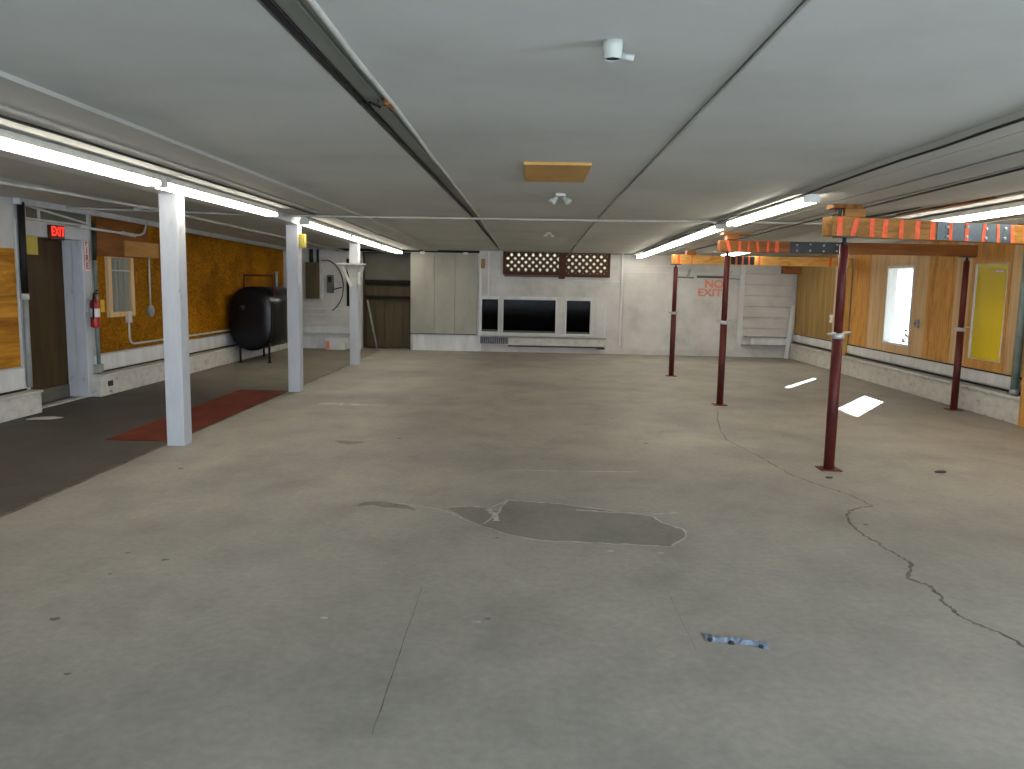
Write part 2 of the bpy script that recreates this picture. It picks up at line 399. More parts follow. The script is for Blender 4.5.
fl.ribbon(wob(fpx([(667, 590), (682, 622), (696, 650)]), .004, 4), .002, .0010)
for x, y, s in ((940, 472, .06), (828, 477, .03), (55, 619, .035), (128, 553, .025), (165, 560, .03), (67, 674, .02), (543, 459, .03), (497, 538, .02), (488, 619, .02), (110, 574, .015)):
    q = at(x, y, Z=0); fl.poly([(q.x+s*math.cos(a)*R.uniform(.5, 1), q.y+s*.7*math.sin(a)*R.uniform(.5, 1), .0011) for a in [i*.7 for i in range(9)]])
struct(fl.build('floor', [M['floor'], M['patch'], M['chalk'], M['stain'], M['crack']]))
struct(MB().box(-8.2, EDGE-.006, -4.3, 20.6, -.12, -.004).build('floor', M['aisle']))
# broken slab lip beside the aisle
lip = [(EDGE+.0+R.uniform(-.004, .02), y) for y in [i*.25-4.0 for i in range(79)]]
struct(MB().ribbon(lip, [R.uniform(.015, .05) for _ in lip], .0009).build('trim_1', M['crack']))

# ------------------------------------------------------------------ setting: ceiling
ce = MB()
AX, BX = -.895, .79
def slab(xa0, xa1, xb0, xb1, t=.05, dz=0):
    """ceiling board between x=xa and x=xb, near end index 0, far end index 1, following the fall at the back"""
    ys = [-4.3, 10.6, 19.0]
    for y0, y1 in zip(ys, ys[1:]):
        def xx(a, b, y): return a + (b-a)*(y+4.3)/(23.3)
        z0, z1 = hz(y0)+dz, hz(y1)+dz
        l0, l1, r0, r1 = xx(xa0, xa1, y0), xx(xa0, xa1, y1), xx(xb0, xb1, y0), xx(xb0, xb1, y1)
        ce._mk([(l0, y0, z0), (r0, y0, z0), (r1, y1, z1), (l1, y1, z1), (l0, y0, z0+t), (r0, y0, z0+t), (r1, y1, z1+t), (l1, y1, z1+t)],
               [(0, 1, 2, 3), (7, 6, 5, 4), (0, 4, 5, 1), (1, 5, 6, 2), (2, 6, 7, 3), (3, 7, 4, 0)])
slab(-8.2, -8.2, AX, AX+.06)
slab(-.66, AX+.10, BX-.012, BX-.012)
slab(BX, BX, 6.2, 6.2, dz=-.012)
ce.mi = 2
slab(AX+.055, AX+.055, -.64, AX+.12, t=.02, dz=.018)
ce.mi = 1
ce.box(-8.2, 6.7, -4.3, 19.0, H+.052, H+.12)
struct(ce.build('ceiling', [M['ceil'], M['deck'], M['inset']]))
def strip(x0, x1, z0, z1, name, mat_, y0=-4, y1=18.7, wob_=0):
    """long board on the ceiling, following its fall"""
    mb = MB(); ys = sorted({y0, y1, *[v for v in (10.6,) if y0 < v < y1]})
    for a, b in zip(ys, ys[1:]):
        za, zb = hz(a)-H, hz(b)-H
        mb._mk([(x0, a, z0+za), (x1, a, z0+za), (x1, b, z0+zb), (x0, b, z0+zb), (x0, a, z1+za), (x1, a, z1+za), (x1, b, z1+zb), (x0, b, z1+zb)],
               [(3, 2, 1, 0), (4, 5, 6, 7), (0, 1, 5, 4), (1, 2, 6, 5), (2, 3, 7, 6), (3, 0, 4, 7)])
    return struct(mb.build(name, mat_))
strip(-2.60, -2.27, 2.425, 2.449, 'trim_2', M['ceil2'])
strip(-3.02, -2.70, 2.435, 2.449, 'trim_3', M['ceil2'])
strip(-3.50, -3.29, 2.36, 2.449, 'trim_4', M['white2'])
strip(2.23, 2.42, 2.405, 2.437, 'trim_5', M['ceil2'])
strip(2.46, 2.78, 2.415, 2.437, 'trim_6', M['ceil2'])
strip(2.84, 3.14, 2.42, 2.437, 'trim_7', M['ceil2'])
strip(3.2, 3.95, 2.425, 2.437, 'trim_8', M['ceil2'])
strip(-4.95, -4.75, 2.425, 2.449, 'trim_9', M['ceil2'])
strip(-5.88, -5.80, 2.38, 2.449, 'trim_10', M['white2'], 9, 18.7)
# lip and inner seam of the open ceiling joint
lipmb = MB()
def xl(a, b, y): return a+(b-a)*(y+4.3)/23.3
pts = [(xl(-.66, AX+.10, y)+R.uniform(-.006, .006), y, hz(y)-.006) for y in [-4+i*.8 for i in range(29)]]
lipmb.tube(pts, .011, 8)
struct(lipmb.build('trim_11', M['pipew']))
struct(MB().tube([(-.77+.001*i, -4+i*.8, H+.012) for i in range(17)], .006, 8).build('trim_12', M['grey']))
struct(MB().tube([(-.875+R.uniform(-.004, .004)+.0022*i, -4+i*.8, hz(-4+i*.8)+.004) for i in range(29)], .012, 8).build('trim_13', M['blackm']))
struct(MB().tube([(BX-.006+R.uniform(-.005, .005), -4+i*.8, hz(-4+i*.8)-.008) for i in range(29)], .006, 6).build('trim_14', M['ceil2']))  # greyer tube drawn as the shading along the stepped joint

# ------------------------------------------------------------------ setting: left wall with doorway
DY0, DY1, DZ = 9.13, 10.36, 2.05
p = at(27, 240, X=XL+.02)
holes_l = [(DY0, DY1, 0, DZ)]
struct(wall_yz(XL-.12, XL, -4.3, 20.6, -.05, H+.05, holes_l).build('wall_left', M['white']))
def knee_l(ya, yb, top=.27):
    mb = MB(); mb.box(XL, -5.73, ya, yb, 0, top-.03); mb.box(XL, -5.70, ya, yb, top-.03, top)
    return mb
struct(knee_l(-4.2, DY0-.04).build('baseboard_left', M['knee'], bevel=.008))
struct(knee_l(DY1+.02, 18.7, .29).build('baseboard_left', M['knee'], bevel=.008))
struct(MB().box(XL, XL+.04, -4.2, DY0-.12, .29, .53).build('trim_15', M['white2'], bevel=.004))
struct(MB().box(XL, XL+.04, DY1+.16, 18.7, .32, .535).build('trim_16', M['white2'], bevel=.004))
struct(MB().tube([(XL+.06, -4, .285), (XL+.06, DY0-.15, .285)], .012, 8).build('trim_17', M['blackm']))
struct(MB().tube([(XL+.06, DY1+.2, .31), (XL+.06, 18.6, .31)], .011, 8).build('trim_18', M['debris']))
# recess behind the doorway: reveals, lintel soffit, door
XD = round(at(64.5, 300, Y=DY1).x, 3)
struct(MB().box(XD, XL-.12, DY1, DY1+.1, 0, DZ+.2).box(XL-.125, XL+.015, DY1-.012, DY1+.17, 0, DZ+.16).build('trim_19', M['post'], bevel=.005))
struct(MB().box(XD, XL-.12, DY0-.1, DY0, 0, DZ+.2).box(XL-.125, XL+.015, DY0-.10, DY0+.01, 0, DZ+.16).build('trim_20', M['white2'], bevel=.004))
struct(MB().box(XD, XL-.12, DY0, DY1, DZ, DZ+.1).build('trim_21', M['white2']))
dr = struct(MB().box(XD-.05, XD, DY0-.08, DY1+.08, .17, DZ+.08).build('door_1', M['door']))
MB().box(XD-.045, XD+.012, DY0+.0, DY1-.0, -.004, .17).build('kick_plate', M['greyp'], dr, bevel=.004)
MB().lathe((XD+.012, DY0+.12, 1.0), [(.0, 0), (.028, 0), (.03, .03), (.02, .045), (.0, .05)], 12, (1, 0, 0)).build('door_knob', M['zinc'], dr)
struct(MB().box(XL-.13, XL-.02, DY0, DY1, -.004, .008).build('trim_22', M['chalk']))
struct(MB().box(XL, XL+.03, DY0-.06, DY1+.17, DZ-.005, 2.21).build('trim_23', M['post'], bevel=.004))

# boarded transom above the doorway
t = thing('transom_frame', (XL, 9.8, 2.22), 'white painted framed transom boards above the doorway and exit sign', 'transom')
MB().box(XL, XL+.02, DY0, DY1+.15, 2.225, 2.43).build('backing_board', M['greyp'], t)
fr = MB(); ya, yb = DY0-.0, DY1+.15
fr.box(XL+.02, XL+.05, ya, yb, 2.225, 2.25).box(XL+.02, XL+.05, ya, yb, 2.41, 2.435).box(XL+.02, XL+.05, ya, ya+.04, 2.25, 2.41).box(XL+.02, XL+.05, yb-.04, yb, 2.25, 2.41)
fr.box(XL+.02, XL+.04, ya+.3, ya+.33, 2.25, 2.41)
fr.build('frame', M['pipew'], t)
MB().bar((XL+.035, ya+.04, 2.39), (XL+.035, yb-.05, 2.27), .016, .022).build('brace', M['pipew'], t)

# exit sign
e = at(56, 232, X=XL+.05)
t = thing('exit_sign', (XL+.03, e.y, e.z-.09), 'small red lit EXIT sign on the white header over the doorway', 'exit sign')
MB().box(XL+.03, XL+.075, e.y-.145, e.y+.14, e.z-.09, e.z+.08).build('housing', M['exitbox'], t, bevel=.006)
text('letters', 'EXIT', .155, M['exitlit'], t, (XL+.078, e.y, e.z), (math.radians(90), 0, math.radians(90)), .002, .004, .86)

# yellow board in the upper corner of the doorway
tag(MB().box(XL-.02, XL-.002, DY0, DY0+.32, 1.83, DZ).build('yellow_board', M['ytag'], bevel=.003), 'square dull yellow board in the upper left corner of the doorway', 'board')

# plywood and strand board on the left wall
PX = XL+.024
def panel_l(px0, py0, px1, py1, name, mat_, label, cat, x=PX, th=.02):
    a = at(px0, py0, X=x); b = at(px1, py1, X=x)
    return tag(MB().box(x-th, x, a.y, b.y, min(a.z, b.z), max(a.z, b.z)).build(name, mat_, bevel=.002), label, cat)
tag(MB().box(PX-.02, PX, 4.0, 8.97, .55, 1.885).build('plywood_sheet', M['ply_l']), 'amber plywood panel at far left of the wall, before the doorway', 'plywood panel')
mbo = wall_yz(PX-.02, PX, 10.62, 18.68, .55, 2.38, [(10.95, 11.52, 1.08, 1.86)])
tag(mbo.build('strand_board_sheet', M['osb']), 'long amber strand board cladding behind the black oil tank', 'wall panel')
tag(MB().box(PX+.002, PX+.05, 10.62, 12.05, 1.86, 2.38).build('plywood_header_board', M['ply_d'], bevel=.003), 'dark orange plywood board above the curtained window, right of the exit sign', 'plywood board')
tag(MB().box(PX+.052, PX+.066, 11.3, 12.33, 1.88, 2.10).build('plywood_patch', M['ply_p'], bevel=.002), 'pale plywood strip nailed over the dark orange board', 'plywood board')
# louvred / curtained window in the strand board
wn = struct(wall_yz(PX-.02, PX+.045, 10.87, 11.58, 1.03, 1.91, [(10.96, 11.50, 1.10, 1.85)]).build('window_1', M['ply_t'], bevel=.003))
cm = MB(); n = 26
for i in range(n):
    y0 = 10.96+.54*i/n; y1 = 10.96+.54*(i+1)/n; d0 = .012*math.sin(i*1.3); d1 = .012*math.sin((i+1)*1.3)
    cm._mk([(PX-.01+d0, y0, 1.10), (PX-.01+d1, y1, 1.10), (PX-.01+d1, y1, 1.85), (PX-.01+d0, y0, 1.85)], [(0, 1, 2, 3)])
cm.build('curtain', M['curtain'], wn)
MB().box(PX+.005, PX+.02, 10.96, 11.50, 1.665, 1.685).build('curtain_rail', M['pipew'], wn)
MB().box(PX+.022, PX+.026, 10.96, 11.50, 1.10, 1.85).build('pane', M['glass'], wn)

# pipes and boxes on the left wall
def conduit(name, pts, r, mat_, label, cat='conduit', n=8):
    return tag(MB().tube(pts, r, n).build(name, mat_), label, cat)
def onL(px, py, x=XL+.07): return at(px, py, X=x)
t = thing('black_pipe', (XL+.06, 9.02, 0), 'vertical pipe left of the doorway, black above and grey below', 'pipe')
MB().tube([(XL+.07, 9.045, 1.35), (XL+.07, 9.06, 2.41)], .038, 12).build('upper_pipe', M['blackm'], t)
MB().tube([(XL+.07, 9.04, .3), (XL+.07, 9.045, 1.35)], .03, 12).build('lower_pipe', M['grey'], t)
MB().tube([(XL+.07, 9.045, 1.31), (XL+.07, 9.045, 1.38)], .044, 12).build('coupling', M['pipew'], t)
t = thing('conduit', (XL+.06, 10.56, .3), 'vertical conduit beside the fire extinguisher, dark above and grey below', 'conduit')
MB().tube([(XL+.06, 10.56, 1.8), (XL+.06, 10.58, 2.3)], .025, 10).build('upper_conduit', M['cable'], t)
MB().tube([(XL+.06, 10.54, .30), (XL+.06, 10.56, 1.8)], .025, 10).build('lower_conduit', M['teal'], t)
MB().box(XL+.01, XL+.09, 10.49, 10.61, .31, .42).build('junction_box', M['grey'], t, bevel=.004)
x = XL+.118
a, b, c_, d_ = onL(80, 227, x), onL(134, 235, x), onL(144, 233, x), onL(146, 226, x)
t = thing('bent_conduit', (x, a.y, 2.2), 'white conduit running from the transom across the dark orange board and bending up', 'conduit')
MB().tube([a, b, onL(140, 235, x), c_, d_, at(147, 222, X=x)], .016, 8).build('conduit_run', M['pipew'], t)
MB().tube([onL(122, 233, x), onL(135, 235.5, x)], .028, 8).build('coupling', M['pipew'], t)
a = onL(150, 258); b = onL(151.5, 304); c_ = onL(152, 311)
t = thing('round_junction_box', (XL+.05, a.y, b.z), 'round grey junction box hanging from a white vertical conduit', 'junction box')
MB().tube([(XL+.05, a.y, a.z), (XL+.05, a.y, c_.z+.06)], .014, 8).build('conduit_run', M['pipew'], t)
MB().lathe((XL+.024, a.y, c_.z), [(0, 0), (.085, 0), (.085, .045), (.07, .055), (0, .055)], 18, (1, 0, 0)).build('box_body', M['grey'], t)
q = onL(130, 317); q1 = onL(132, 344.5)
t = thing('outlet_box', (XL+.03, q.y, q.z), 'white outlet box under the curtained window with conduit bending along the panel foot', 'outlet')
MB().box(XL+.026, XL+.08, q.y-.05, q.y+.05, q.z-.08, q.z+.08).build('box_body', M['pipew'], t, bevel=.006)
zz = .62
MB().tube([(XL+.05, q.y, q.z-.08), (XL+.05, q.y, zz+.1), (XL+.05, q.y+.04, zz+.03), (XL+.05, q.y+.13, zz), (XL+.05, 15.0, zz-.01), (XL+.05, 18.5, zz-.02)], .016, 8).build('conduit_run', M['pipew'], t)

# fire extinguisher
q = at(89.5, 328, X=XL+.10); ex, ey, ez = XL+.12, 10.40, q.z+.0
t = thing('fire_extinguisher', (ex, ey, ez), 'red fire extinguisher with white label hanging on the white jamb right of the doorway', 'fire extinguisher')
MB().lathe((ex, ey, ez), [(0, 0), (.05, 0), (.058, .012), (.06, .03), (.06, .30), (.05, .34), (.026, .365), (.022, .385), (0, .385)], 20).build('cylinder', M['red'], t)
MB().lathe((ex, ey, ez+.14), [(.0605, 0), (.0612, .002), (.0612, .108), (.0605, .11)], 20).build('label_band', M['signw'], t)
MB().lathe((ex, ey, ez+.385), [(.016, 0), (.016, .04), (.0, .04)], 10).bar((ex, ey-.02, ez+.43), (ex, ey+.1, ez+.45), .02, .012).bar((ex, ey-.02, ez+.44), (ex, ey+.09, ez+.49), .018, .01).build('valve', M['blackm'], t)
MB().tube([(ex, ey-.02, ez+.42), (ex+.03, ey-.07, ez+.40), (ex+.03, ey-.085, ez+.3), (ex+.02, ey-.078, ez+.12)], .012, 8).build('hose', M['blackm'], t)
MB().box(XL+.016, ex-.055, ey-.02, ey+.02, ez+.2, ez+.36).build('bracket', M['zinc'], t)
MB().box(ex+.02, ex+.024, ey+.10, ey+.2, ez+.2, ez+.36).bar((ex+.01, ey+.03, ez+.4), (ex+.022, ey+.14, ez+.35), .004, .004).build('inspection_tag', M['yellow'], t)
# extinguisher sign
q = at(84, 252, X=XL+.03)
t = thing('extinguisher_sign', (XL+.016, 10.44, q.z-.24), 'narrow vertical red and white FIRE sign on the jamb above the extinguisher', 'sign')
MB().box(XL+.016, XL+.024, 10.37, 10.51, q.z-.24, q.z+.24).build('sign_plate', M['signw'], t)
MB().box(XL+.024, XL+.026, 10.375, 10.505, q.z+.175, q.z+.235).box(XL+.024, XL+.026, 10.375, 10.385, q.z-.235, q.z+.18).box(XL+.024, XL+.026, 10.495, 10.505, q.z-.235, q.z+.18).build('border', M['red'], t)
for i, chh in enumerate('FIRE'):
    text('letter', chh, .12, M['red'], t, (XL+.0262, 10.44, q.z+.115-i*.098), (math.radians(90), 0, math.radians(90)), .001, .003)

# small socket plate on the knee wall
q = at(100, 389, X=-5.72)
tag(MB().box(-5.73, -5.715, 10.55, 10.66, .12, .19).build('socket_plate', M['cable'], bevel=.003), 'small dark socket plate low on the white knee wall right of the doorway', 'socket')

# ------------------------------------------------------------------ setting: right wall with windows
def onR(px, py, x=XR): return at(px, py, X=x)
def winrect(l, r_, tp, bt):
    a, b = onR(*l), onR(*r_); return (min(a.y, b.y), max(a.y, b.y), bt, tp)
W1 = (15.52, 16.22, .69, 2.0); W2 = (12.98, 13.92, .72, 1.985); W3 = (10.43, 11.18, .70, 1.975); W0 = (-1.9, 3.1, .9, 2.0)
struct(wall_yz(XR, XR+.14, -4.3, 20.6, -.05, H+.05, [W1, W2, W3, W0]).build('wall_right', M['white']))
mbk = MB(); mbk.box(5.90, XR, 9.72, 18.7, 0, .30); mbk.box(5.87, XR, 9.72, 18.7, .30, .345)
struct(mbk.build('baseboard_right', M['knee'], bevel=.01))
struct(MB().box(XR-.035, XR, 9.72, 18.7, .40, .55).build('trim_24', M['white2'], bevel=.004))
struct(MB().tube([(XR-.05, 9.8, .375), (XR-.05, 18.6, .375)], .014, 8).build('trim_25', M['blackm']))
struct(MB().tube([(XR-.03, 9.8, .56), (XR-.03, 18.6, .56)], .009, 8).build('trim_26', M['cable']))
# cladding boards, each butting the next
def wy(px, x=XR): return at(px, 300, X=x).y
cuts = [(18.68, 17.3, 'ply_o'), (17.3, 16.35, 'ply_o'), (16.35, 15.38, 'ply_t'), (15.38, 14.65, 'ply_r'), (14.65, 13.98, 'ply_t'), (13.98, 12.92, 'ply_t'), (12.92, 12.5, 'ply_t'),
        (12.5, 11.72, 'ply_r'), (11.72, 11.28, 'ply_t'), (11.28, 10.36, 'ply_r'), (10.36, 9.7, 'ply_t')]
names = {0: 'olive plywood cladding panel nearest the back right corner', 1: 'olive plywood panel just beyond the yellow pine post',
         2: 'tan plywood panel around the farthest bright window', 3: 'reddish knotty plywood panel between the two bright windows',
         4: 'narrow tan board just beyond the clear middle window', 5: 'tan plywood panel around the clear middle window',
         6: 'narrow tan board holding the light switch, right of the middle window', 7: 'reddish plywood panel between the switch and the wall-side red post',
         8: 'narrow tan board behind the wall-side red post', 9: 'reddish plywood panel framing the yellow window', 10: 'tan plywood panel between the yellow window and the near conduit'}
for i, (yb_, ya_, mm) in enumerate(cuts):
    hl = [(w_[0], w_[1], w_[2], w_[3]) for w_ in (W1, W2, W3) if ya_ < (w_[0]+w_[1])/2 < yb_]
    hl = [(max(h[0], ya_+.001), min(h[1], yb_-.001), h[2], h[3]) for h in hl]
    th = .022 if i % 2 else .016
    o = wall_yz(XR-th, XR-.001, ya_+.003, yb_-.003, .57, H-.04 if yb_ < 10.6 else hz(yb_)-.03, hl).build('plywood_sheet', M[mm])
    tag(o, names[i], 'plywood panel')
# knot grain / shallow cover board seen on the reddish sheet
tag(MB().box(XR-.034, XR-.023, 11.84, 12.42, .85, 1.95).build('plywood_cover', M['ply_r'], bevel=.002), 'upright plywood cover sheet fixed over a closed opening, left of the wall-side red post', 'plywood board')
def window(n, W, pane, yellow=False):
    y0, y1, z0, z1 = W; fb = .004 if yellow else .02
    f = struct(wall_yz(XR-.03, XR+.13, y0-fb, y1+fb, z0-fb, z1+fb, [(y0+fb, y1-fb, z0+fb, z1-fb)]).build('window_%d' % n, M['white2'], bevel=.003))
    MB().box(XR+(.0 if yellow else .05), XR+(.004 if yellow else .056), y0+fb, y1-fb, z0+fb, z1-fb).build('pane', pane, f)
    return f
window(8, W0, M['glass']); window(2, W1, M['glass']); window(3, W2, M['glass']); f3 = window(4, W3, M['film'], True)  # window 8 is unseen, added beside the camera for the side daylight
# tape / torn edge of the yellow film
MB().box(XR-.006, XR-.002, W3[0]+.03, W3[0]+.055, W3[2]+.05, W3[2]+.38).box(XR-.006, XR-.002, W3[0]+.03, W3[0]+.045, 1.3, 1.75).box(XR-.006, XR-.002, W3[0]+.12, W3[0]+.30, 1.86, 1.885).build('tape', M['signw'], f3)
# switch boxes
q = onR(902, 325)
t = thing('light_switch', (XR-.05, 12.72, 1.04), 'small grey light switch on the tan board right of the middle window', 'switch')
MB().box(XR-.06, XR-.02, 12.68, 12.76, 1.03, 1.15).build('switch_plate', M['grey'], t, bevel=.003)
MB().box(XR-.072, XR-.06, 12.71, 12.73, 1.07, 1.11).build('toggle', M['cable'], t)
t = thing('light_switch', (XR-.05, 16.5, 1.0), 'small white light switch near the yellow pine post in the far right corner', 'switch')
MB().box(XR-.06, XR-.02, 16.30, 16.40, .93, 1.09).build('switch_plate', M['fix'], t, bevel=.003)
MB().box(XR-.072, XR-.06, 16.34, 16.36, .99, 1.03).build('toggle', M['grey'], t)
# conduit at right
t = thing('conduit', (XR-.10, 9.95, .35), 'thick grey green vertical conduit right of the yellow window', 'conduit')
MB().tube([(XR-.10, 9.93, .36), (XR-.10, 9.93, 2.40)], .045, 12).build('conduit_run', M['teal'], t)
MB().tube([(XR-.10, 9.93, .36), (XR-.10, 9.93, .42)], .055, 12).build('coupling', M['grey'], t)
# nearer boarded wall section
tag(MB().box(5.86, XR-.001, 6.0, 9.70, 0, H-.03).build('plywood_sheet', M['ply_r'], bevel=.004), 'floor-to-ceiling plywood boxing at the right edge, nearest the camera', 'plywood panel')

# outside: ground, eave, shrub
struct(MB().box(6.2, 30, -10, 40, -.3, -.12).box(-30, 6.2, 20.6, 40, -.3, -.12).box(-30, 6.2, -20, -4.3, -.3, -.12).build('ground', M['gravel']))
struct(MB().box(XR+.1, 6.62, -4.3, 20.6, 1.965, 2.04).build('trim_27', M['white']))
def shrub(loc, r_, label):
    t = thing('shrub', loc, label, 'shrub')
    f = MB(); rr = random.Random(3)
    for i in range(260):
        a = rr.uniform(0, 6.28); u = rr.uniform(0, 1); rad = r_*math.sqrt(rr.uniform(.2, 1))
        c = Vector((loc[0]+rad*math.cos(a)*(1-.4*u), loc[1]+rad*math.sin(a)*(1-.4*u), loc[2]+.15+u*.88*(1-.35*(rad/r_)**2)))
        d = Vector((rr.uniform(-1, 1), rr.uniform(-1, 1), rr.uniform(-.3, 1))).normalized(); e_ = d.cross(Vector((rr.uniform(-1, 1), .3, 1))).normalized()
        f._mk([c, c+d*.05+e_*.025, c+d*.11, c+d*.05-e_*.025], [(0, 1, 2, 3)])
    f.build('foliage', M['leaf'], t)
    s = MB()
    for i in range(7):
        a = i*.9; s.tube([loc, (loc[0]+.12*math.cos(a), loc[1]+.12*math.sin(a), loc[2]+.3), (loc[0]+.2*math.cos(a), loc[1]+.2*math.sin(a), loc[2]+.62)], .012, 5)
    s.build('stems', M['debris'], t)
    return t
shrub((7.2, 15.5, -.12), .36, 'low grey green shrub outside, seen at the foot of the middle bright window')

# ------------------------------------------------------------------ setting: back wall
def onB(px, py, y=YB): return at(px, py, Y=y)
AX0, AX1 = -4.05, -2.90          # alcove
WN = [(-1.23, -.85, .47, 1.225), (-.73, .49, .455, 1.225), (.745, 1.295, .45, 1.225)]
LT = [(-.72, .56, 1.87, HB+.2), (.68, 1.66, 1.84, HB+.2)]
struct(wall_xz(YB, YB+.14, XL-.1, XR+.1, -.05, H+.05, [(AX0, AX1, 0, 2.27)] + WN + LT).build('wall_back', M['white']))
struct(MB().box(AX0-.05, AX1+.05, YB+.9, YB+1.0, 0, 2.4).box(AX0-.1, AX0, YB+.14, YB+.9, 0, 2.4).box(AX1, AX1+.1, YB+.14, YB+.9, 0, 2.4).box(AX0, AX1, YB+.14, YB+.9, 2.3, 2.4).build('wall_alcove', M['brownpanel']))
# sliding / hung panels in the alcove
tag(MB().box(AX0+.01, AX1-.01, YB+.30, YB+.34, 1.62, 2.25).build('hardboard_sheet', M['greyp'], bevel=.004), 'dull grey upper panel hanging in the dark alcove left of the white plywood', 'panel')
tag(MB().box(AX0+.01, AX1-.01, YB+.30, YB+.40, 1.18, 1.25).box(AX0+.01, AX1-.01, YB+.30, YB+.40, 1.53, 1.60).build('alcove_rail', M['dark'], bevel=.004), 'pair of dark rails crossing the alcove below the grey panel', 'rail')
mbp = MB()
for i in range(5):
    xa = AX0+.02+i*.222; mbp.box(xa, xa+.216, YB+.405, YB+.425, .02, 1.5)
tag(mbp.build('alcove_boards', M['brownpanel']), 'brown upright boards closing the lower part of the alcove', 'boards')
a = onB(366, 300, YB-.05); b = onB(377, 346, YB-.12)
conduit('leaning_pole', [(a.x, YB+.1, a.z), (b.x, YB-.1, .02)], .022, M['grey'], 'pale grey pole leaning in the alcove just right of the far white post', 'pole')
# dark gap strip on top of the wall
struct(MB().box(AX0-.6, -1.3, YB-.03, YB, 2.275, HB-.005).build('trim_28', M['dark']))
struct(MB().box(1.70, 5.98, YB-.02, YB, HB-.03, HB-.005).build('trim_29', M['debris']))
# white plywood sheet left of the windows
tb = thing('white_plywood_sheet', (-2.1, YB, .0), 'large white painted plywood sheet right of the dark alcove, on a white plinth', 'wall panel')
sb = MB(); xs = [-2.89, -2.34, -1.86, -1.34]
for p_, q_ in zip(xs, xs[1:]): sb.box(p_+.003, q_-.003, YB-.05, YB-.001, .40, 2.265)
sb.build('sheet', M['dimwhite'], tb, bevel=.003)
MB().box(-2.84, -1.30, YB-.03, YB-.001, .0, .385).build('plinth', M['white2'], tb, bevel=.004)
MB().box(-2.95, -1.34, YB-.07, YB-.001, .385, .40).build('dark_rail', M['cable'], tb)  # dark strip between sheet and plinth
for xx in (-2.62, -1.62): MB().box(xx-.05, xx+.05, YB-.07, YB-.03, 2.24, 2.29).build('hanger', M['fix'], tb)
tag(MB().box(-1.26, -1.17, YB-.04, YB-.001, 1.93, 2.15).build('yellow_block', M['ply_o'], bevel=.003), 'small tan wood block high on the wall between white sheet and lattice', 'block')
struct(MB().box(-1.30, -1.24, YB-.025, YB, .02, HB-.01).box(-1.10, -1.06, YB-.02, YB, 1.3, HB-.01).build('trim_30', M['white2'], bevel=.003))
# service windows
for i, W in enumerate(WN):
    x0, x1, z0, z1 = W
    f = struct(wall_xz(YB-.03, YB+.13, x0-.035, x1+.035, z0-.035, z1+.035, [(x0, x1, z0, z1)]).build('window_%d' % (5+i), M['white2'], bevel=.003))
    MB().box(x0, x1, YB+.09, YB+.094, z0, z1).build('pane', M['dglass'], f)
    MB().box(x0, x1, YB+.05, YB+.12, z0, z0+.045).build('sill', M['greyp'], f)
struct(MB().box(-1.6, 1.8, YB+.9, YB+1.0, 0, 1.6).box(-1.7, -1.6, YB+.14, YB+1, 0, 1.6).box(1.8, 1.9, YB+.14, YB+1, 0, 1.6).box(-1.7, 1.9, YB+.14, YB+1, 1.6, 1.7).build('wall_room_behind', M['dark']))  # shallow box added, coloured dark to look like an unlit room
# mouldings round the window band
tm = MB()
def rect(x0, x1, z0, z1, w_=.03, y=YB-.015):
    tm.box(x0, x1, y, YB, z0, z0+w_); tm.box(x0, x1, y, YB, z1-w_, z1); tm.box(x0, x0+w_, y, YB, z0, z1); tm.box(x1-w_, x1, y, YB, z0, z1)
rect(-1.30, 1.47, .40, 1.30, .035); tm.box(-1.0, 1.98, YB-.012, YB, 1.68, 1.70); tm.box(-1.0, -.98, YB-.012, YB, 1.33, 1.70)
tm.box(1.62, 1.66, YB-.012, YB, .3, 1.25); tm.box(1.98, 2.02, YB-.03, YB, .2, HB-.01)
tm.box(2.02, 4.72, YB-.02, YB, 1.90, 1.915); tm.box(2.02, 3.3, YB-.02, YB, 2.06, 2.07)
struct(tm.build('trim_31', M['white2']))
# counter box beneath the windows
tc_ = thing('counter_shelf', (.2, YB, .14), 'low white shelf box running under the three dark windows', 'shelf')
MB().box(-1.24, 1.66, YB-.12, YB-.001, .17, .345).build('shelf_body', M['knee'], tc_, bevel=.005)
MB().box(-1.26, 1.68, YB-.15, YB-.001, .352, .372).build('shelf_top', M['grey'], tc_, bevel=.004)
MB().box(-.6, 1.62, YB-.13, YB-.01, .14, .165).build('lower_rail', M['cable'], tc_)
tv = thing('vent_grille', (-.9, YB-.14, .2), 'purple grey slatted grille at the left end of the low shelf', 'grille')
MB().box(-1.25, -.60, YB-.135, YB-.122, .20, .34).build('backing', M['cable'], tv)
gm = MB()
for i in range(13): gm.box(-1.24+i*.05, -1.21+i*.05, YB-.15, YB-.135, .205, .335)
gm.build('slats', M['baffle'], tv)
tag(MB().box(1.46, 1.64, YB-.2, YB-.13, .115, .165).build('door_stop', M['debris'], bevel=.01), 'small dark block at the right end below the low shelf', 'block')
